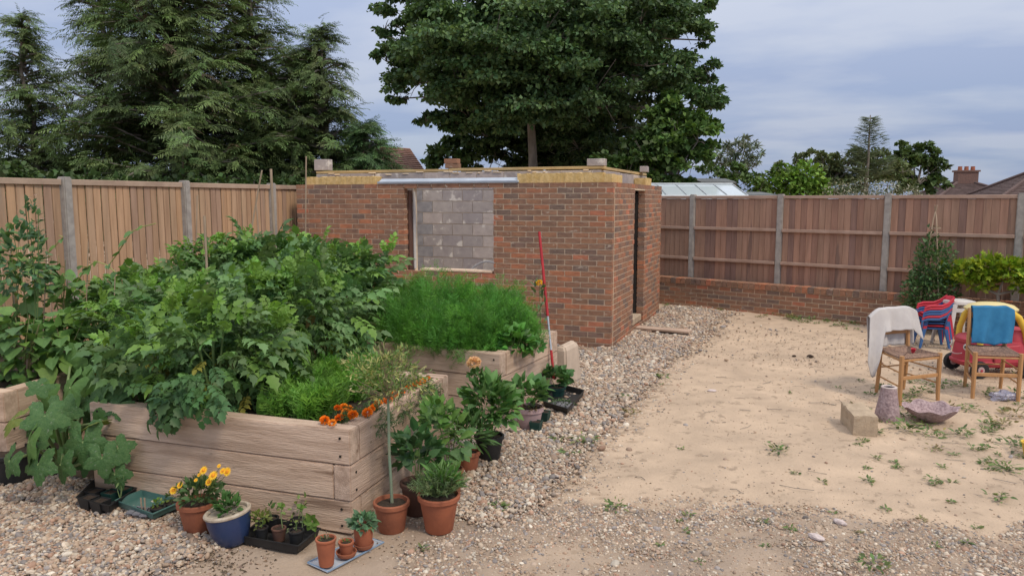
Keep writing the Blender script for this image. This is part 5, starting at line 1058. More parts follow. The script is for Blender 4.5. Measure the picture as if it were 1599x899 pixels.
smallpot('black pot at the back left of the black tray', 425, 826, .030, .055, m_black, True, col=(.09, .16, .05), n=20, fr=.035)
smallpot('black pot at the back of the black tray with a tall pale seedling', 466, 829, .034, .055, m_black, True, col=(.16, .24, .07), n=18, fr=.06, fs=.03)
ly = empty('seedling', tuple(G(492, 838, .02)), 'bright green lobed seedling leaf at the right end of the black tray', 'seedling')
for k_ in range(6):
    a = k_ * 1.05; place_leaf(ly, HM[3], (math.cos(a) * .006, -.02, .10 + math.sin(a) * .006), (math.cos(a), -.35, math.sin(a)), (0, -1, .4), .055)
lst(ly, [(0, -.015, .10)], (0, 0, 0), .003)
for (x_, y_, n_) in ((440, 788, 'tall thin seedling with one bright leaf at the back of the tray'), (470, 790, 'tall pale seedling rising beside the bed corner')):
    b_ = G(x_ + 2, 829, .06); q = onY(x_, y_, b_[1]) - b_; ly = empty('seedling', tuple(b_), n_, 'seedling'); lst(ly, [tuple(q)], (0, 0, 0), .003, m_pet)
    for k_ in range(5): a = k_ * 1.25; place_leaf(ly, HM[3], tuple(q), (math.cos(a), -.3, math.sin(a) * .6), (0, -.6, .8), .03)
# 4 blue-grey narrow tray with three pots
tray('narrow_tray', 'shallow blue-grey tray at the bottom of the picture carrying three terracotta pots', [(482, 879), (513, 893), (598, 848), (567, 838)], .012, m_bluetray, m_bluerim, flare=.004)
def tp(label, px, py, r0, r1, h, sauce=0, z=.016, mat=None):
    p = G(px, py, z); rt = empty('terracotta_pot', tuple(p), label, 'plant pot', 'terracotta pots on the narrow tray')
    if sauce: link('saucer', MB().lathe([(sauce * .85, 0), (sauce, .02), (sauce, .023), (sauce - .006, .023), (sauce - .012, .006)], 24).mesh('s', True), m_terra, rt)
    ch_ = empty('x', (0, 0, 0), None, None); bpy.data.objects.remove(ch_)
    pot(rt, r0, r1, h, mat or m_terra, rim=.003, rimh=.014, soil=.014, n=26)
    for c in rt.children:
        if c.name.startswith(('pot', 'soil')) and sauce: c.location.z += .008
    return rt
rt = tp('tall slim terracotta pot with a dry stalk at the near end of the narrow tray', 510, 881, .038, .053, .145); lst(rt, [(.005, 0, .185), (.012, .01, .16)], (0, 0, .13), .003, m_cane); lfol(rt, NLEAF, (0, 0, .138), (.022, .022, .01), 24, .022, (.10, .13, .05))
rt = tp('tiny terracotta pot on a saucer between the other two', 541, 866, .029, .041, .07, .056, mat=m_terra); lfol(rt, NLEAF, (0, 0, .072), (.014, .014, .01), 16, .02, (.12, .2, .05))
rt = tp('terracotta pot of thick pale green leaves at the far end of the narrow tray', 568, 853, .046, .055, .115, .056); lfol(rt, LEAF, (0, 0, .14), (.06, .06, .03), 130, .042, (.13, .24, .13), up=.1)
# 5 standard willow in terracotta
rt, p = potted('willow_standard', 'little standard tree with a bare green stem and variegated crown in a terracotta pot', 612, 826, .075, .100, .175, m_terra, cat='potted tree')
tq = onY(606, 622, p[1]) - p
link('stem', MB().tube([(.005, 0, .13), (.0, 0, .28), (-.008, 0, .45), tuple(tq * .85), tuple(tq)], [.010, .009, .0085, .008, .007], 9).mesh('s', True), M('green_bark', (.16, .24, .17), (.20, .22, .15), 12, .7, .3, 40), rt)
cc_ = tq + [0, 0, .14]
P_, d = shell(1500, tuple(cc_), (.235, .20, .17), .2); P_ = P_ + np.stack([.07 * np.sin(P_[:, 2] * 31), .03 * np.sin(P_[:, 2] * 23), .03 * np.sin(P_[:, 0] * 29)], 1); n = len(P_)
link('foliage', batch('f', *NLEAF, P_, d * .9 + RG.normal(0, .5, (n, 3)) + [0, 0, .2], RG.normal(0, 1, (n, 3)), RG.uniform(.018, .040, n), jcol((.15, .235, .07), n, .25, c2=(.42, .42, .17), p=.33)), m_leaf, rt)
lst(rt, [tuple(cc_ + dd * [.20, .18, .17]) for dd in rdir(30)], tuple(tq), .003, M('twig', (.26, .22, .14), (.2, .17, .1), 9, .8))
for (x_, y_) in ((552, 600), (600, 535), (545, 610), (662, 575), (640, 640), (590, 545)):
    q = onY(x_, y_, p[1]) - p; m_ = 12; tt = np.linspace(.35, 1, m_)[:, None]; P_ = tq + (q - tq) * tt; lst(rt, [tuple(q)], tuple(tq), .0025, MATS['twig'])
    link('foliage', batch('f', *NLEAF, P_, (q - tq)[None] / .3 + RG.normal(0, .6, (m_, 3)), RG.normal(0, 1, (m_, 3)), RG.uniform(.03, .05, m_), jcol((.30, .32, .14), m_, .2, c2=(.6, .55, .3), p=.4)), m_leaf, rt)
# 6 rosemary-like in the big terracotta pot
rt, p = potted('flower_pot', 'tall terracotta pot full of a sprawling grey-green herb right of the standard tree', 686, 828, .080, .118, .215, m_terra, grp='terracotta pots by the front bed')
n = 330; az = RG.uniform(0, 6.28, n); tl_ = RG.uniform(.1, 1.5, n); Y_ = np.stack([np.cos(az) * tl_, np.sin(az) * tl_, np.ones(n)], 1); Y_ /= np.linalg.norm(Y_, axis=1, keepdims=True)
P_ = np.array([0, 0, .20]) + Y_ * RG.uniform(.0, .13, (n, 1)) * [1.35, 1.2, .8]
link('foliage', batch('f', *T_plume(14, .03, .22, random.Random(6), 0), P_, Y_ + RG.normal(0, .15, Y_.shape), RG.normal(0, 1, Y_.shape), RG.uniform(.07, .12, n), jcol((.15, .22, .10), n, .2)), m_leaf, rt)
lfol(rt, LANCE, (.02, .02, .29), (.08, .08, .06), 120, .085, (.12, .24, .06), up=1.0)
# 7-9 pots behind
rt, p = potted('plant_pot', 'shaded brown pot tucked behind the big terracotta one', 652, 800, .075, .10, .20, m_brownpot, grp='pots beside the front bed')
lfol(rt, LEAF, (0, 0, .36), (.15, .12, .16), 130, .085, (.055, .13, .045)); lst(rt, [(.03, 0, .55), (-.05, 0, .5), (.08, .03, .45)], (0, 0, .18))
def broad(rt, c, r, n, s, col, c2=None):   # individually placed large leaves
    P_, d = shell(n, c, r, .6, zmin=-.6)
    for q in range(len(P_)): place_leaf(rt, random.choice(HM[:3]), P_[q], d[q] + np.array([0, 0, random.uniform(-.5, .3)]), d[q] * .4 + np.array([0, -.3, .8]), s * random.uniform(.7, 1.25))
rt, p = potted('plant_pot', 'terracotta pot with a broad-leaved pepper plant close to the sleepers', 703, 772, .065, .085, .17, m_terra, grp='pots beside the front bed')
broad(rt, (-.04, 0, .36), (.17, .14, .20), 46, .085, None); lfol(rt, LEAF, (-.1, 0, .50), (.10, .10, .12), 110, .06, (.13, .27, .06)); lst(rt, [(-.12, 0, .60), (-.02, 0, .62), (.06, 0, .5), (-.18, 0, .4)], (0, 0, .15), .005)
rt, p = potted('plant_pot', 'small terracotta pot with grassy leaves beside the black pot', 732, 738, .06, .078, .15, m_terra, grp='pots beside the front bed')
lfol(rt, LANCE, (.0, 0, .26), (.12, .12, .12), 190, .12, (.085, .17, .055), up=.5); lst(rt, [(.02, 0, .34), (-.05, 0, .32)], (0, 0, .13))
rt, p = potted('dahlia_pot', 'black pot with a leafy dahlia bearing one peach flower head', 764, 722, .075, .105, .19, m_black, cat='potted plant')
lfol(rt, LEAF, (.0, 0, .40), (.20, .17, .20), 330, .085, (.10, .22, .06), c2=(.14, .29, .07), pp=.2); broad(rt, (0, 0, .42), (.21, .18, .20), 30, .075, None)
fq = onY(740, 567, p[1]) - p; fq2 = onY(741, 605, p[1]) - p; lst(rt, [tuple(fq)], (0, 0, .15), .006)
F_PE = pom(.048, (.78, .50, .26), 150); F_PE.materials.append(m_petal); link('flower', F_PE, None, rt, tuple(fq), (.35, 0, 0))
lfol(rt, LEAF, tuple(fq * .86), (.06, .05, .04), 14, .07, (.09, .2, .05)); lst(rt, [(.1, 0, .5), (-.12, 0, .52), (.15, 0, .4)], (0, 0, .16), .005)
# 10 pink pot with strawberry
rt, p = potted('pink_pot', 'faded pink plastic pot with a strawberry plant trailing over its rim', 826, 668, .085, .118, .19, m_pinkpot, cat='potted plant', rimh=.04)
lfol(rt, HEART, (-.02, 0, .30), (.17, .14, .11), 100, .085, (.11, .23, .07), up=.2); lfol(rt, NLEAF, (.02, -.03, .20), (.11, .08, .05), 50, .05, (.22, .16, .09)); lst(rt, [(-.1, 0, .36), (.06, 0, .38), (.1, 0, .3)], (0, 0, .17), .003)
smallpot('small square dark green pot in front of the pink pot', 837, 673, .040, .075, m_dkgreen, sq=True, z=.01, k=1.15, grp='square green pots')
smallpot('square dark green pot tucked right of the pink pot', 850, 657, .040, .075, m_dkgreen, sq=True, z=.01, k=1.15, grp='square green pots')
tray('seed_tray', 'black seed tray on the shingle right of the strawberry plants', [(848, 640), (886, 652), (912, 622), (875, 612)], .055, m_black)
q0 = G(878, 632, .05); md = empty('module_tray', tuple(q0), 'pale module tray of seedlings inside the black tray', 'seedling tray')
for i in range(4):
    for j in range(3): link('cell', boxmesh((.042, .042, .03), .004), m_greyplast, md, (-.09 + .052 * i + .01, -.06 + .052 * j, 0), (0, 0, .3))
lfol(md, NLEAF, (0, 0, .02), (.11, .09, .02), 90, .03, (.10, .18, .07))
rt = empty('strawberry_plant', tuple(G(868, 622)), 'strawberry plant growing in a low pot behind the black seed tray', 'strawberry plant'); pot(rt, .07, .09, .12, m_dkgreen); lfol(rt, HEART, (-.02, 0, .20), (.17, .13, .10), 90, .075, (.08, .18, .06)); lst(rt, [(-.1, 0, .25), (.1, 0, .24)], (0, 0, .1), .003)
# left trays
tray('seed_tray', 'green plastic gravel tray with grey inserts left of the daisies', [(182, 800), (240, 822), (288, 800), (222, 784)], .045, m_teal)
q0 = G(222, 798, .05); ins = empty('tray_insert', tuple(q0), 'grey moulded plastic insert inside the green tray', 'tray insert')
for i in range(3):
    for j in range(2): link('cell', MB().box((0, 0, 0), (.05, .05, .012)).mesh('c', bevel=.004), m_greyplast, ins, (-.055 + .054 * i, -.03 + .054 * j, .0), (0, 0, .35))
for k_ in range(3): link('cell_fin', boxmesh((.03, .006, .03)), m_greyplast, ins, (-.02 + .03 * k_, .0, .015), (.4, .2, k_))
for k_, (x_, t_) in enumerate(((222, 'left'), (227, 'right'))):
    q1 = G(x_, 800, .05); tag(link('plant_label', MB().box((0, 0, .045), (.010, .002, .10)).mesh('l'), m_cane, None, tuple(q1), (.05, .04 * k_, .2)), 'wooden plant label, the %s of two standing in the green tray' % t_, 'plant label')
smallpot('small black pot of bright moss-green seedlings in the green tray', 247, 806, .032, .045, m_black, True, col=(.16, .26, .04), n=40, fr=.022, fs=.02, z=.015)
smallpot('black pot at the right end of the green tray beside the terracotta', 268, 798, .032, .045, m_black, True, col=(.10, .17, .05), n=30, fr=.03, fs=.025, z=.015)
t_ = tray('seed_tray', 'deep black module tray half in shade under the squash leaves', [(121, 798), (172, 812), (214, 783), (150, 768)], .055, m_black)
for (x_, y_, nn_) in ((140, 795, 'black square pot at the near corner of the shaded tray'), (158, 800, 'second black square pot along the shaded tray'), (150, 784, 'black square pot at the back of the shaded tray'), (175, 786, 'dark green square pot at the right of the shaded tray'), (195, 780, 'dark green pot beside the sleeper bed in the shaded tray')):
    smallpot(nn_, x_, y_, .032, .06, m_dkgreen if 'green' in nn_ else m_black, sq=True, z=.012, grp='square pots in the shaded tray')
ly = empty('seedling', tuple(G(188, 780, .06)), 'spindly curling seedling rising in front of the bed above the shaded tray', 'seedling'); lst(ly, [(.01, 0, .14), (.04, 0, .16), (-.02, 0, .1)], (0, 0, 0), .0025, m_pet); lfol(ly, NLEAF, (.01, 0, .13), (.04, .02, .05), 10, .035, (.12, .2, .06))
rt, p = potted('plant_pot', 'large black pot added to fill the dark area below the squash leaves', 20, 752, .12, .15, .22, m_black, grp='black pots added under the squash')  # this pot and the next are added to fill the dark area under the leaves
rt, p = potted('plant_pot', 'black bucket-shaped pot added in the dark gap between the left bed and the squash stems', 75, 738, .11, .14, .2, m_black, grp='black pots added under the squash')
# piece of wood near the blue pot
q = G(298, 845); tag(link('driftwood', MB().tube([(-.09, 0, .012), (-.03, .01, .018), (.05, 0, .014), (.10, -.01, .006)], [.010, .020, .016, .006], 8).mesh('w', True), M('grey_wood', (.20, .15, .12), (.13, .10, .08), 9, .9, .4, 40), None, (q[0], q[1], hgt(q[0], q[1])), (0, 0, -.25)), 'weathered stick lying on the dirt between the terracotta and blue pots', 'stick')

# ------------------------------------------------------------------ right side: chairs, towels, toys, stones
def wooden_chair(label, FL, FR, BL, BR, hs=.45, hb=.82):
    FL, FR, BL, BR = [np.array([p[0], p[1]]) for p in (FL, FR, BL, BR)]; c = (FL + FR + BL + BR) / 4; rt = empty('wooden_chair', (c[0], c[1], 0), label, 'chair', 'rush-seated wooden chairs')
    FL, FR, BL, BR = FL - c, FR - c, BL - c, BR - c; v = (FL + FR) / 2 - (BL + BR) / 2; v /= np.linalg.norm(v)
    q = lambda p, z, o=0: (p[0] + v[0] * o, p[1] + v[1] * o, z)
    def leg(pts, r): link('leg', MB().tube(pts, r, 8).mesh('leg', True), m_chair, rt)
    for F1 in (FL, FR): leg([q(F1, 0, .012), q(F1, .1, .004), q(F1, .3), q(F1, hs + .012)], [.017, .019, .021, .021])
    lb = []
    for B1 in (BL, BR): leg([q(B1, 0, -.03), q(B1, .2, -.006), q(B1, .45), q(B1, .62, -.012), q(B1, hb, -.05)], [.016, .019, .021, .019, .016])
    def bar(a, b, z0, z1, r, nm='stretcher'): link(nm, MB().tube([q(a, z0), q(b, z1)], r, 6).mesh('s', True), m_chair, rt)
    bar(FL, BL, .30, .30, .008); bar(FL, BL, .17, .17, .008); bar(FR, BR, .30, .30, .008); bar(FR, BR, .17, .17, .008); bar(BL, BR, .26, .26, .008)
    d_ = FR - FL; ln = np.linalg.norm(d_); an = math.atan2(d_[1], d_[0]); m_ = (FL + FR) / 2; sbox('front_rail', (ln - .03, .016, .035), q(m_, .25), m_chair, rt, (0, 0, an), .004)
    for a, b in ((FL, FR), (FL, BL), (FR, BR), (BL, BR)): bar(a, b, hs - .035, hs - .035, .011, 'seat_rail')
    # woven seat: four triangular fields of cord rows meeting in the middle
    mb = MB(); cc = (FL + FR + BL + BR) / 4; cs = [FL, FR, BR, BL]
    for i in range(4):
        a, b = cs[i], cs[(i + 1) % 4]
        for k in range(9):
            t = k / 9; p0, p1 = a + (cc - a) * t * .97, b + (cc - b) * t * .97; z = hs - .008 - .012 * t
            mb.tube([q(p0, z), q((p0 + p1) / 2, z - .003), q(p1, z)], .0125, 5)
    link('seat', mb.mesh('seat', True), m_rush, rt)
    for z, hh in ((.60, .045), (hb - .07, .06)):
        mb = MB(); ps = []
        for i in range(7): t = i / 6; p = BL + (BR - BL) * t; ps.append(q(p, z, -.012 - (z - .62) * .19 - .022 * math.sin(math.pi * t)))
        V_ = []
        for p in ps:
            for dz, dv in ((-hh / 2, -.007), (-hh / 2, .007), (hh / 2, .007), (hh / 2, -.007)): V_.append((p[0] + v[0] * dv, p[1] + v[1] * dv, p[2] + dz))
        F2 = [(i * 4 + j, i * 4 + (j + 1) % 4, i * 4 + 4 + (j + 1) % 4, i * 4 + 4 + j) for i in range(6) for j in range(4)] + [(3, 2, 1, 0), (24, 25, 26, 27)]
        link('back_slat', mb.add(V_, F2).mesh('slat', bevel=.003), m_chair, rt)
    return rt, c, (BL, BR, v), hb
def towel(label, mat, c, fr, hb, s0, s1, zf, zb, ns=34, ntt=46, left=None, wob=.012, seed=1, th=.006, flare=.03):
    BL, BR, v = fr; u = BR - BL; rg = np.random.default_rng(seed); ph = rg.uniform(0, 6.28, 8)
    rt = []; V_ = []
    for i in range(ns):
        s = s0 + (s1 - s0) * i / (ns - 1)
        e = BL + u * s; zf_ = zf(s); zb_ = zb(s); zt = hb + .012 - (0 if 0 <= s <= 1 else (.55 * (-s if s < 0 else s - 1)) ** 1.3 * .5)
        Lf, Lb = zt - zf_, zt - zb_
        for j in range(ntt):
            t = -1 + 2 * j / (ntt - 1)     # -1 front hem .. 1 back hem
            if t < 0: k = -t; z = zt - Lf * max(0, k - .06) / .94; off = .022 * min(1, k / .06) + .012 + flare * k
            else: k = t; z = zt - Lb * max(0, k - .06) / .94; off = -.03 * min(1, k / .06) - .045 - flare * .6 * k + .0
            off = (-.012 - (z - .62) * .19) + (.030 * min(1, k / .06) + flare * k * .8 if t < 0 else -.030 * min(1, k / .06) - .02 * k)
            if abs(t) < .06: z += .012 * math.cos(t / .06 * 1.57)
            w_ = wob * k * (math.sin(s * 9 + ph[0]) + .6 * math.sin(s * 19 + ph[1] + 2 * k) + .4 * math.sin(s * 5 - k * 4 + ph[2]))
            sp = left(s, k) if left and t < 0 else 0
            V_.append((c[0] + e[0] + v[0] * (off + w_) + u[0] * sp, c[1] + e[1] + v[1] * (off + w_) + u[1] * sp, z + .002 * math.sin(s * 13 + ph[3])))
    F2 = [(i * ntt + j, i * ntt + j + 1, (i + 1) * ntt + j + 1, (i + 1) * ntt + j) for i in range(ns - 1) for j in range(ntt - 1)]
    o = link('towel', MB().add(V_, F2).mesh('towel', True), mat); md_ = o.modifiers.new('s', 'SOLIDIFY'); md_.thickness = th; md_.offset = 0
    return tag(o, label, 'towel')
ch1 = wooden_chair('wooden rush-seated chair turned to the right behind the speckled stone cone', G(1404, 632), G(1463, 625), G(1371, 613), G(1413, 608))
towel('off-white towel slung over the back of the chair with one corner hanging low', m_towel_w, ch1[1], ch1[2], ch1[3], -.42, 1.30,
      lambda s: (.62 if s > .08 else .62 - .43 * min(1, (.08 - s) / .30) ** .8 + (.16 * max(0, (-s - .30) / .12))) - (.12 * max(0, (s - 1.02) / .28) if s > 1.02 else 0), lambda s: .46, left=lambda s, k: -.22 * k * max(0, .25 - s) - .05 * k * (1 - s) + .10 * k * s * (s > .5), wob=.016, seed=3, th=.004)
ch2 = wooden_chair('wooden rush-seated chair facing the camera in front of the toy car', G(1518, 624), G(1589, 627), G(1507, 607), G(1563, 608))
towel('bright blue towel hung squarely over the chair back', m_towel_b, ch2[1], ch2[2], ch2[3], .05, 1.22, lambda s: .475 + .01 * math.sin(s * 7), lambda s: .52, wob=.017, seed=5, flare=.016, th=.004, left=lambda s, k: .02 * math.sin(k * 5) - .03 * (s - .5) * k)
# red cap on the seat
p = ch1[1]; q = onY(1426, 541, 7.95); tag(link('toy_cup', MB().lathe([(.015, 0), (.022, .035), (.024, .037), (.018, .034), (.012, .004)], 14).mesh('c', True), m_redchair, None, (q[0], 7.95, .45), (.2, .1, 0)), 'tiny red plastic toy lying on the rush seat under the white towel', 'toy')
# toy car
def ring(a, b, z, n=32, ex=3.2, dx=0): 
    o = []
    for j in range(n):
        t = 2 * math.pi * j / n; cx, sx = math.cos(t), math.sin(t); o.append((dx + a * math.copysign(abs(cx) ** (2 / ex), cx), b * math.copysign(abs(sx) ** (2 / ex), sx), z))
    return o
def loft(rings, closed=True):
    n = len(rings[0]); v = [p for r_ in rings for p in r_]; f = [(i * n + j, i * n + (j + 1) % n, (i + 1) * n + (j + 1) % n, (i + 1) * n + j) for i in range(len(rings) - 1) for j in range(n)]
    if closed: f += [tuple(range(n))[::-1], tuple(range((len(rings) - 1) * n, len(rings) * n))]
    return v, f
q = G(1545, 583); car = empty('toy_car', (q[0], q[1], 0), 'red ride-on toy car with a yellow roof and black wheels behind the blue towel chair', 'toy car', None, R(208 - 5)); car.scale = (.95, .95, .95)
# +x = nose
v, f = loft([ring(.36, .19, .11), ring(.40, .22, .125), ring(.425, .235, .15), ring(.43, .24, .175), ring(.405, .225, .185), ring(.40, .22, .26), ring(.385, .21, .36), ring(.36, .20, .40), ring(.33, .18, .405, ex=3), ring(.25, .14, .39)])
link('body', MB().add(v, f).mesh('body', True), m_redplast, car)
v, f = loft([ring(.15, .20, .38, dx=.24, ex=2.4), ring(.15, .195, .42, dx=.24, ex=2.4), ring(.12, .17, .455, dx=.23, ex=2.4), ring(.05, .08, .47, dx=.22, ex=2.2)]); link('hood', MB().add(v, f).mesh('hood', True), m_redplast, car)
v, f = loft([ring(.16, .19, .38, dx=-.25), ring(.15, .185, .50, dx=-.26), ring(.12, .16, .53, dx=-.26)]); link('seat_back', MB().add(v, f).mesh('hood', True), m_redplast, car)
for sy in (-1, 1):
    fr_ = [(.27, sy * .195, .38), (.265, sy * .192, .52), (.22, sy * .185, .67), (.13, sy * .17, .765), (-.03, sy * .172, .765), (-.16, sy * .185, .68), (-.24, sy * .19, .54), (-.28, sy * .19, .38)]
    link('pillar', MB().tube(fr_, [.034, .032, .035, .04, .04, .036, .036, .038], 10).mesh('p', True), m_yellow, car)
    link('door', MB().add(*loft([[(x_, sy * .236, z_) for x_, z_ in ((-.16, .17), (.12, .17), (.14, .36), (-.17, .38))], [(x_, sy * .244, z_) for x_, z_ in ((-.15, .18), (.11, .18), (.13, .35), (-.16, .37))]])).mesh('door', bevel=.003, fix=True), m_redplast, car)
    for x_, r_, nm in ((.29, .10, 'front_wheel'), (-.27, .11, 'rear_wheel')):
        wl = link(nm, MB().lathe([(r_ * .45, -.028), (r_ * .9, -.03), (r_, -.018), (r_ * 1.0, .018), (r_ * .9, .03), (r_ * .45, .028)], 24).mesh('w', True), m_rubber, car, (x_, sy * .25, r_), (R(90), 0, 0))
        link('hub', MB().lathe([(.036, -.037), (.040, -.03), (.036, .03), (.030, .036)], 16).mesh('h', True), m_pinkpot, wl); link('axle_cap', MB().lathe([(.014, -.043), (.016, .043)], 12).mesh('h', True), m_redplast, wl)
    e_ = link('headlight', MB().lathe([(.034, 0), (.036, .006), (.024, .013), (.008, .016)], 18).mesh('e', True), m_white, car, (.385, sy * .135, .34), (0, R(80), sy * .28)); link('pupil', MB().lathe([(.015, .0), (.012, .004)], 12).mesh('e'), m_black, e_, (0, 0, .015))
v, f = loft([ring(.27, .20, .745, ex=2.6, dx=.04), ring(.275, .205, .765, ex=2.6, dx=.04), ring(.23, .17, .805, ex=2.4, dx=.04), ring(.14, .11, .828, ex=2.2, dx=.04), ring(.03, .03, .833, ex=2, dx=.04)]); link('roof', MB().add(v, f).mesh('roof', True), m_paleyellow, car)
mb = MB(); mb.tube([(.425, -.12, .27), (.432, -.06, .25), (.434, 0, .243), (.432, .06, .25), (.425, .12, .27)], .006, 6); link('grille_line', mb.mesh('g', True), m_pinkpot, car)
link('steering_wheel', MB().tube([(.10, .08 * math.cos(t), .50 + .08 * math.sin(t)) for t in [i * .5236 for i in range(13)]], .009, 6, False).mesh('s', True), m_black, car)
# nested children's chairs
def kids_chair(label, x, y, z, rz, mat):
    rt = empty('kids_chair', (x, y, z), label, "child's chair", 'nested plastic chairs', rz)
    link('seat', MB().box((0, 0, .26), (.30, .30, .018)).mesh('s', bevel=.008), mat, rt)
    mb = MB(); V_ = []
    for i in range(9):
        a = -1 + 2 * i / 8; 
        for z_, ox in ((.27, .145), (.38, .165), (.50, .195)): V_.append((ox - .05 * a * a, a * .15, z_ - (.02 * a * a if z_ > .45 else 0)))
    F2 = [(i * 3 + j, i * 3 + j + 1, i * 3 + 4 + j, i * 3 + 3 + j) for i in range(8) for j in range(2)]; o = link('backrest', mb.add(V_, F2).mesh('b', True), mat, rt); s_ = o.modifiers.new('s', 'SOLIDIFY'); s_.thickness = .01
    for sy in (-1, 1):
        o = link('armrest', MB().tube([(.17, sy * .14, .49), (.10, sy * .165, .42), (.03, sy * .17, .385), (-.10, sy * .17, .38), (-.16, sy * .165, .36), (-.165, sy * .16, .27)], [.012, .016, .018, .018, .016, .012], 8).mesh('a', True), mat, rt)
        for sx, ox in ((-1, -.185), (1, .19)):
            link('leg', MB().add(*loft([[(sx * .10 + sx * a, sy * .12 + sy * b, .26) for a, b in ((0, 0), (.05, 0), (.05, .03), (0, .03))], [(ox + sx * a, sy * .15 + sy * b, .0) for a, b in ((-.028, -.0), (0, 0), (0, .02), (-.028, .02))]])).mesh('leg', bevel=.004, fix=True), mat, rt)
    return rt
q = G(1453, 541); 
for i, (mat, t_) in enumerate(((m_bluechair, 'blue child chair at the bottom of the nested pile'), (m_redchair, 'red child chair with its front leg showing, second from the bottom of the nested pile'), (m_bluechair, 'blue child chair in the middle of the nested pile'), (m_bluechair, 'blue child chair just under the two red ones in the nested pile'), (m_redchair, 'red child chair second from the top of the nested pile'), (m_redchair, 'red child chair topmost of the nested pile'))):
    kids_chair(t_, q[0] + .006 * i, q[1] + .004 * i, .034 * i, R(8), mat)
# white stool
q = G(1492, 540); st = empty('plastic_stool', (q[0], q[1], 0), 'white plastic stool between the nested chairs and the toy car', 'stool', None, R(20))
link('top', MB().add(*loft([ring(.16, .16, .56, ex=4), ring(.17, .17, .565, ex=4), ring(.165, .165, .60, ex=4), ring(.14, .14, .608, ex=4)])).mesh('t', True), m_white, st)
for sx in (-1, 1):
    for sy in (-1, 1): link('leg', MB().add(*loft([[(sx * (.19 + a), sy * (.19 + b), 0) for a, b in ((0, 0), (.03, 0), (.03, .03), (0, .03))], [(sx * (.12 + a), sy * (.12 + b), .565) for a, b in ((-.02, -.02), (.045, -.02), (.045, .045), (-.02, .045))]])).mesh('leg', bevel=.004, fix=True), m_white, st)
for a in range(4): link('apron', MB().box((0, -.155, .49), (.27, .012, .05)).mesh('a', bevel=.003), m_white, st, (0, 0, 0), (0, 0, a * math.pi / 2))
# stone things
q = G(1385, 655); mb = MB(); mb.lathe([(.098, 0), (.104, .02), (.095, .08), (.08, .17), (.064, .26), (.062, .285), (.050, .288), (.044, .27), (.03, .10)], 30)
me = mb.mesh('cone', True); 
for v_ in me.vertices: v_.co += Vector((random.uniform(-.002, .002),) * 3)
cone = empty('stone_cone', (q[0], q[1], 0), 'speckled pinkish stone cone with a pale open top standing behind the sandstone block', 'stone ornament'); link('cone_body', me, m_stone_p, cone); link('rim', MB().lathe([(.062, .283), (.064, .292), (.055, .298), (.046, .292), (.048, .283)], 30).mesh('rim', True), m_stone_w, cone)
q1, q2, q3 = G(1335, 681), G(1367, 682), G(1315, 658); a_ = math.atan2(q3[1] - q1[1], q3[0] - q1[0]); ln = .42
b = bmesh.new(); me0 = MB().box((0, 0, .09), (ln, .19, .18)).mesh('b'); b.from_mesh(me0); bmesh.ops.subdivide_edges(b, edges=b.edges, cuts=5, use_grid_fill=True)
for v_ in b.verts: 
    n_ = .5 + .5 * math.sin(v_.co.x * 40 + v_.co.z * 31) * math.sin(v_.co.y * 37 + 1); ed = (abs(abs(v_.co.x) - ln / 2) < .01) + (abs(abs(v_.co.y) - .095) < .01) + (v_.co.z > .17)
    v_.co += Vector((random.uniform(-.0025, .0025), random.uniform(-.0025, .0025), random.uniform(-.0025, .0025) - (.016 * n_ if v_.co.z > .17 and ed >= 2 else .003 * n_ if v_.co.z > .1 else 0)))
    if ed >= 2: v_.co.x *= .985; v_.co.y *= .965
b.to_mesh(me0); b.free()
mm = (q1 + q2) / 2; tag(link('sandstone_block', me0, m_stone_y, None, (mm[0] + math.cos(a_) * ln / 2, mm[1] + math.sin(a_) * ln / 2, -.004), (0, 0, a_)), 'rough sandstone block lying on the dirt in front of the chairs', 'stone block')
q = G(1453, 657); nb_ = 60; prof = [(.05, 0), (.09, .012), (.15, .055), (.205, .115), (.215, .128), (.195, .125), (.14, .072), (.07, .04), (.01, .035)]; V_ = []
for r_, z_ in prof:
    for j in range(nb_):
        a = 2 * math.pi * j / nb_; k_ = 1 + (.05 * math.sin(a * 7) + .03 * math.sin(a * 4 + 1)) * min(1, z_ / .12); V_.append((r_ * k_ * math.cos(a), r_ * k_ * .85 * math.sin(a), z_ + (.012 * math.sin(a * 7 + .8) if z_ > .1 else 0) + random.uniform(-.001, .001)))
F2 = [(i * nb_ + j, i * nb_ + (j + 1) % nb_, (i + 1) * nb_ + (j + 1) % nb_, (i + 1) * nb_ + j) for i in range(len(prof) - 1) for j in range(nb_)] + [tuple(range(nb_))[::-1], tuple(range((len(prof) - 1) * nb_, len(prof) * nb_))]
tag(link('stone_bowl', MB().add(V_, F2).mesh('bowl', True), m_stone_p, None, (q[0], q[1], 0.0), (.06, -.03, 0)), 'shallow pink stone bowl with a scalloped rim on the dirt right of the cone', 'stone bowl')
def lump(name, label, cat, px, py, d, mat, rz=0, amp=.12, sub=3):
    q = G(px, py); b = bmesh.new(); bmesh.ops.create_icosphere(b, subdivisions=sub, radius=1)
    for v_ in b.verts: v_.co *= 1 + amp * math.sin(v_.co.x * 4 + px) * math.sin(v_.co.y * 5 + 1) + random.uniform(-amp, amp) * .4; v_.co = Vector((v_.co.x * d[0], v_.co.y * d[1], v_.co.z * d[2] + d[2] * .8))
    me = bpy.data.meshes.new(name); b.to_mesh(me); b.free(); return tag(link(name, me, mat, None, (q[0], q[1], hgt(q[0], q[1])), (0, 0, rz)), label, cat)
lump('white_rubble', 'white lump of rubble lying in the foreground gravel', 'rubble', 1275, 842, (.048, .026, .018), m_stone_w, -.5)
lump('white_rubble', 'small white rubble piece further back than the larger one', 'rubble', 1311, 820, (.042, .022, .015), m_stone_w, -.6)
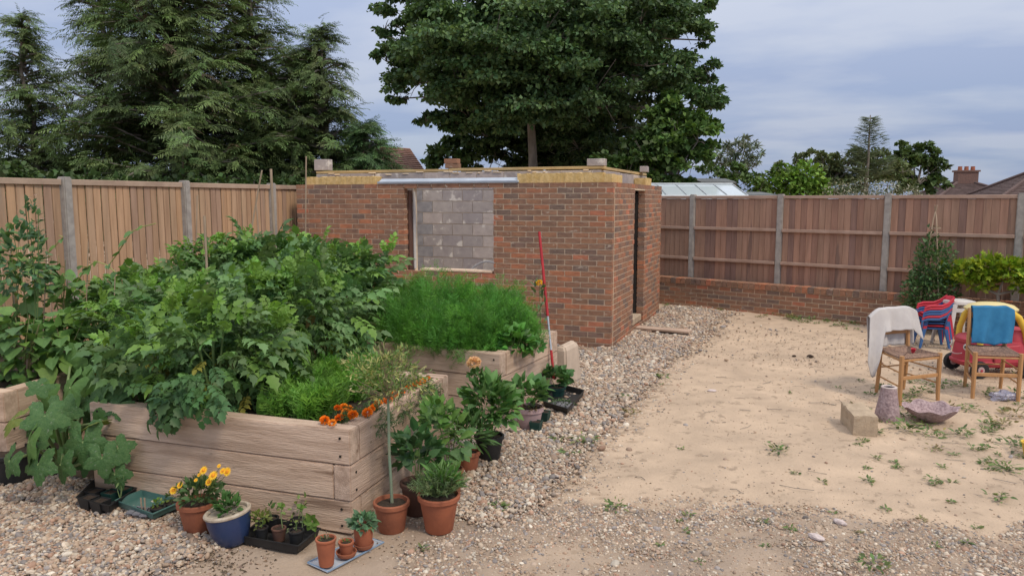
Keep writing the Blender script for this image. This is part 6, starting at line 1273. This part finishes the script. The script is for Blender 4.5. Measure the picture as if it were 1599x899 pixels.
lump('white_rubble', 'lone pale stone on the bare sand left of the chairs', 'rubble', 1112, 612, (.045, .03, .012), m_stone_w, .3)
lump('dark_clod', 'dark clod of earth in the middle of the sandy yard', 'clod', 1265, 558, (.04, .03, .02), m_soil, 0)
lump('dark_clod', 'small dark clod left of the larger one in the sandy yard', 'clod', 1240, 557, (.025, .02, .012), m_soil, 0)
lump('crushed_bottle', 'crumpled clear plastic bottle on the dirt under the blue towel chair', 'bottle', 1566, 625, (.11, .05, .05), M('clear_plastic', (.62, .62, .72), (.5, .5, .66), 30, .2, .6, 40, trn=.55), .4, .5, 3)
q = G(1611, 712); tag(link('toy_bucket', MB().lathe([(.05, 0), (.07, .10), (.078, .102), (.076, .108), (.062, .106), (.045, .01)], 24).mesh('b', True), m_yellow, None, (q[0], q[1], .0)), 'bright yellow toy bucket cut off by the right edge of the picture', 'toy bucket')
q = G(1602, 530); tag(link('black_crate', MB().lathe([(.20, 0), (.22, .25), (.23, .26), (.20, .26), (.18, .02)], 4).mesh('b'), m_black, None, (q[0], q[1], 0), (0, 0, .6)), 'black crate behind the toy car at the right edge', 'crate')
q = [P3(x_, y_, 11) for x_, y_ in ((1570, 492), (1580, 487), (1592, 484), (1604, 480), (1625, 478))]; tag(link('garden_hose', MB().tube([(q[0][0], q[0][1], 0), (q[0][0], q[0][1], .2)] + [tuple(a) for a in q] + [(q[-1][0], q[-1][1], 0)], .012, 8).mesh('h', True), m_dkgreen), 'dark green hose looping up at the right edge behind the toy car', 'hose')
# climbing plant on an obelisk and the yellow-green vine
q = WL(4.42, -.22); ob = empty('climbing_shrub', q, 'dark green climber clothing a stick obelisk in front of the low wall', 'climbing plant')
foliage('foliage', LEAF, (q[0], q[1], .50), (.38, .30, .46), 1900, .055, (.10, .185, .07), ob, lo=.3, c2=(.12, .2, .08), p=.12)
foliage('foliage', LEAF, (q[0] + .03, q[1], .95), (.31, .24, .42), 1200, .05, (.10, .185, .07), ob, lo=.3, c2=(.12, .2, .08), p=.15)
foliage('foliage', LEAF, (q[0] - .02, q[1], 1.25), (.10, .10, .28), 150, .045, (.08, .15, .06), ob, lo=.3)
for a in range(4):
    x_, y_ = .22 * math.cos(a * 1.57 + .6), .22 * math.sin(a * 1.57 + .6); link('obelisk_stick', MB().tube([(x_, y_, 0), (x_ * .12, y_ * .12, 1.62), (-x_ * .1, -y_ * .1, 1.82)], .009, 6).mesh('s', True), m_cane, ob)
link('tie', MB().box((0, 0, 1.50), (.16, .02, .02), .1).mesh('t'), m_cane, ob); lst(ob, [(.2, 0, 1.35), (-.22, 0, 1.2), (.27, .02, 1.3)], (0, 0, .8), .004)
F_WH = pom(.016, (.75, .70, .60), 14); F_WH.materials.append(m_petal)
for (x_, y_) in ((1490, 378), (1430, 396)): qq = onY(x_, y_, q[1]); link('flower', F_WH, None, ob, (qq[0] - q[0], 0, qq[2]))
q = WL(5.25, -.18); vn = empty('grape_vine', q, 'bright yellow-green vine trained low in front of the dark fence at the right', 'vine')
for (dx_, z_, r_, n_) in ((-.42, .80, .16, 300), (-.15, .90, .20, 420), (.12, .88, .20, 420), (.40, .80, .20, 380), (-.2, .70, .16, 240), (.62, .74, .18, 280), (.85, .85, .16, 220), (-.68, .86, .07, 50), (-.58, .72, .10, 90), (.25, .70, .14, 180)):
    w_ = wd * dx_; foliage('foliage', MAPLE, (q[0] + w_[0], q[1] + w_[1], z_ + .07), (r_ * 1.1, r_, r_ * .95), int(n_ * .75), .095, (.20, .32, .025), vn, lo=.25, c2=(.34, .42, .04), p=.4)
link('stem', MB().tube([(0, 0, 0), (.02, 0, .35), (-.02, 0, .62), (.03, 0, .8)], [.03, .026, .02, .012], 8).mesh('s', True), m_bark, vn)
for sg in (-.7, .8): link('stem', MB().tube([(-.02, 0, .62), (wd[0] * sg * .5, wd[1] * sg * .5, .76), (wd[0] * sg, wd[1] * sg, .8)], [.018, .012, .006], 7).mesh('s', True), m_bark, vn)
q = WL(5.9, -.25); bs = empty('leafy_bush', q, 'low leafy shrub right of the vine at the picture edge', 'bush'); foliage('foliage', LEAF, (q[0], q[1], .32), (.3, .25, .3), 380, .08, (.09, .19, .05), bs); stems(bs, q, [(q[0], q[1], .5)], .01)

# ------------------------------------------------------------------ weeds, dead leaves, twigs
wp = [(1215, 708, 1.2), (1413, 672, 1.6), (1455, 680, 1.2), (1440, 662, 1.0), (1345, 640, .8), (1420, 640, 1.3), (1408, 630, 1.4), (1500, 678, 1.3), (1545, 664, 1.0), (1590, 700, 1.7), (1565, 665, 1.2), (1480, 640, 1.0), (1470, 605, 1.3), (1440, 612, 1.2), (1510, 640, 1.1), (1572, 735, 1.2), (1560, 780, .9),
      (1500, 605, 1.2), (1380, 604, .7), (1430, 598, .9), (1033, 592, 1.0), (985, 645, 1.0), (975, 622, .7), (912, 694, 1.3), (890, 712, .9), (1195, 488, 1.6), (1215, 492, 1.2), (1230, 497, 1.6), (1240, 499, 1.4), (1265, 500, 1.2), (1290, 503, .9), (1308, 500, 1.6), (1312, 508, 1.4), (1330, 505, 1.0), (1205, 485, 1.0),
      (780, 798, .8), (960, 795, .9), (1362, 885, 1.0), (1520, 700, .8), (1585, 650, 1.4), (1595, 620, 1.4), (1540, 700, .7), (1040, 478, 1.0), (1000, 560, .6), (1345, 690, .5), (1460, 700, .7), (870, 690, .7), (660, 860, .4), (1125, 485, .8), (1595, 590, 1.3)]
Ps, Ys, Zs, Ss, Cs = [], [], [], [], []
g = np.random.default_rng(77)
ext = []
for i in range(42):
    x_, y_ = g.uniform(1350, 1599), g.uniform(600, 760); ext.append((x_, y_, g.uniform(.3, .75)))
for i in range(38): x_, y_ = g.uniform(1000, 1599), g.uniform(500, 880); ext.append((x_, y_, g.uniform(.15, .4)))
for i in range(36): x_ = g.uniform(1180, 1345); ext.append((x_, 484 + (x_ - 1180) * .12 + g.uniform(0, 12), g.uniform(.3, .7)))
for (x_, y_, s_) in wp + ext:
    c = G(x_, y_); n = int(26 * s_ + 8); az = g.uniform(0, 6.28, n); rr = g.uniform(.0, .075, n) * s_; P_ = np.stack([c[0] + np.cos(az) * rr, c[1] + np.sin(az) * rr, hgt(c[0], c[1]) + g.uniform(.003, .045, n) * s_], 1)
    Ps.append(P_); Ys.append(np.stack([np.cos(az), np.sin(az), g.uniform(-.1, .9, n)], 1)); Zs.append(g.normal(0, .4, (n, 3)) + [0, 0, 1]); Ss.append(g.uniform(.022, .052, n) * (.5 + .5 * s_))
    dry = g.random() < .22; Cs.append(jcol((.26, .21, .10) if dry else (.14, .21, .07), n, .22, g, c2=(.22, .24, .09), p=.2))
P_, Y_, Z_, S_, C_ = map(np.concatenate, (Ps, Ys, Zs, Ss, Cs))
tag(link('weeds', batch('w', *T_leaf(.42, .05, .2), P_, Y_, Z_, S_, C_), m_leaf), 'scattered low weeds on the sandy yard and along the foot of the low wall', 'weeds', kind='stuff')
# dead leaves, bits of straw
n = 2600; x = g.uniform(-4.6, 3.2, n); y = g.uniform(2.0, 12.6, n)
cl_ = vnoise(x, y, 1.7, 6, 55); k = (g.random(n) < np.clip(.25 + .9 * cl_, .05, 1)); x, y = x[k], y[k]
n = 420; c = [G(365, 870), G(340, 880), G(640, 862), G(300, 855)]; ci = g.integers(0, 4, n); cc = np.array(c)[ci]; x = np.concatenate([x, cc[:, 0] + g.normal(0, .13, n)]); y = np.concatenate([y, cc[:, 1] + g.normal(0, .07, n)])
n = len(x); az = g.uniform(0, 6.28, n); sc = np.stack([g.uniform(.3, 1.2, n), np.ones(n), np.ones(n)], 1) * g.uniform(.008, .026, n)[:, None]
tag(link('dead_leaves', batch('d', *T_leaf(.5, .16, .3), np.stack([x, y, hgt(x, y) + .004], 1), np.stack([np.cos(az), np.sin(az), g.normal(0, .12, n)], 1), g.normal(0, .35, (n, 3)) + [0, 0, 1], sc, jcol((.20, .14, .10), n, .35, g, c2=(.10, .07, .05), p=.4)), m_leaf), 'dry leaf fragments and bark chips strewn over the dirt', 'leaf litter', kind='stuff')
mb = MB()
for i in range(150):
    x_, y_ = g.uniform(-2, 3), g.uniform(4.2, 12); a = g.uniform(0, 3.14) if g.random() < .3 else g.normal(0, .35); l_ = g.uniform(.03, .14) * (2 if g.random() < .1 else 1); z_ = hgt(x_, y_) + .004
    mb.tube([(x_, y_, z_), (x_ + math.cos(a) * l_ / 2, y_ + math.sin(a) * l_ / 2, z_ + .006), (x_ + math.cos(a + .3) * l_, y_ + math.sin(a + .3) * l_, z_)], g.uniform(.0012, .003), 4)
tag(link('twigs', mb.mesh('t'), m_bark), 'thin dry twigs lying about the sandy yard', 'twigs', kind='stuff')
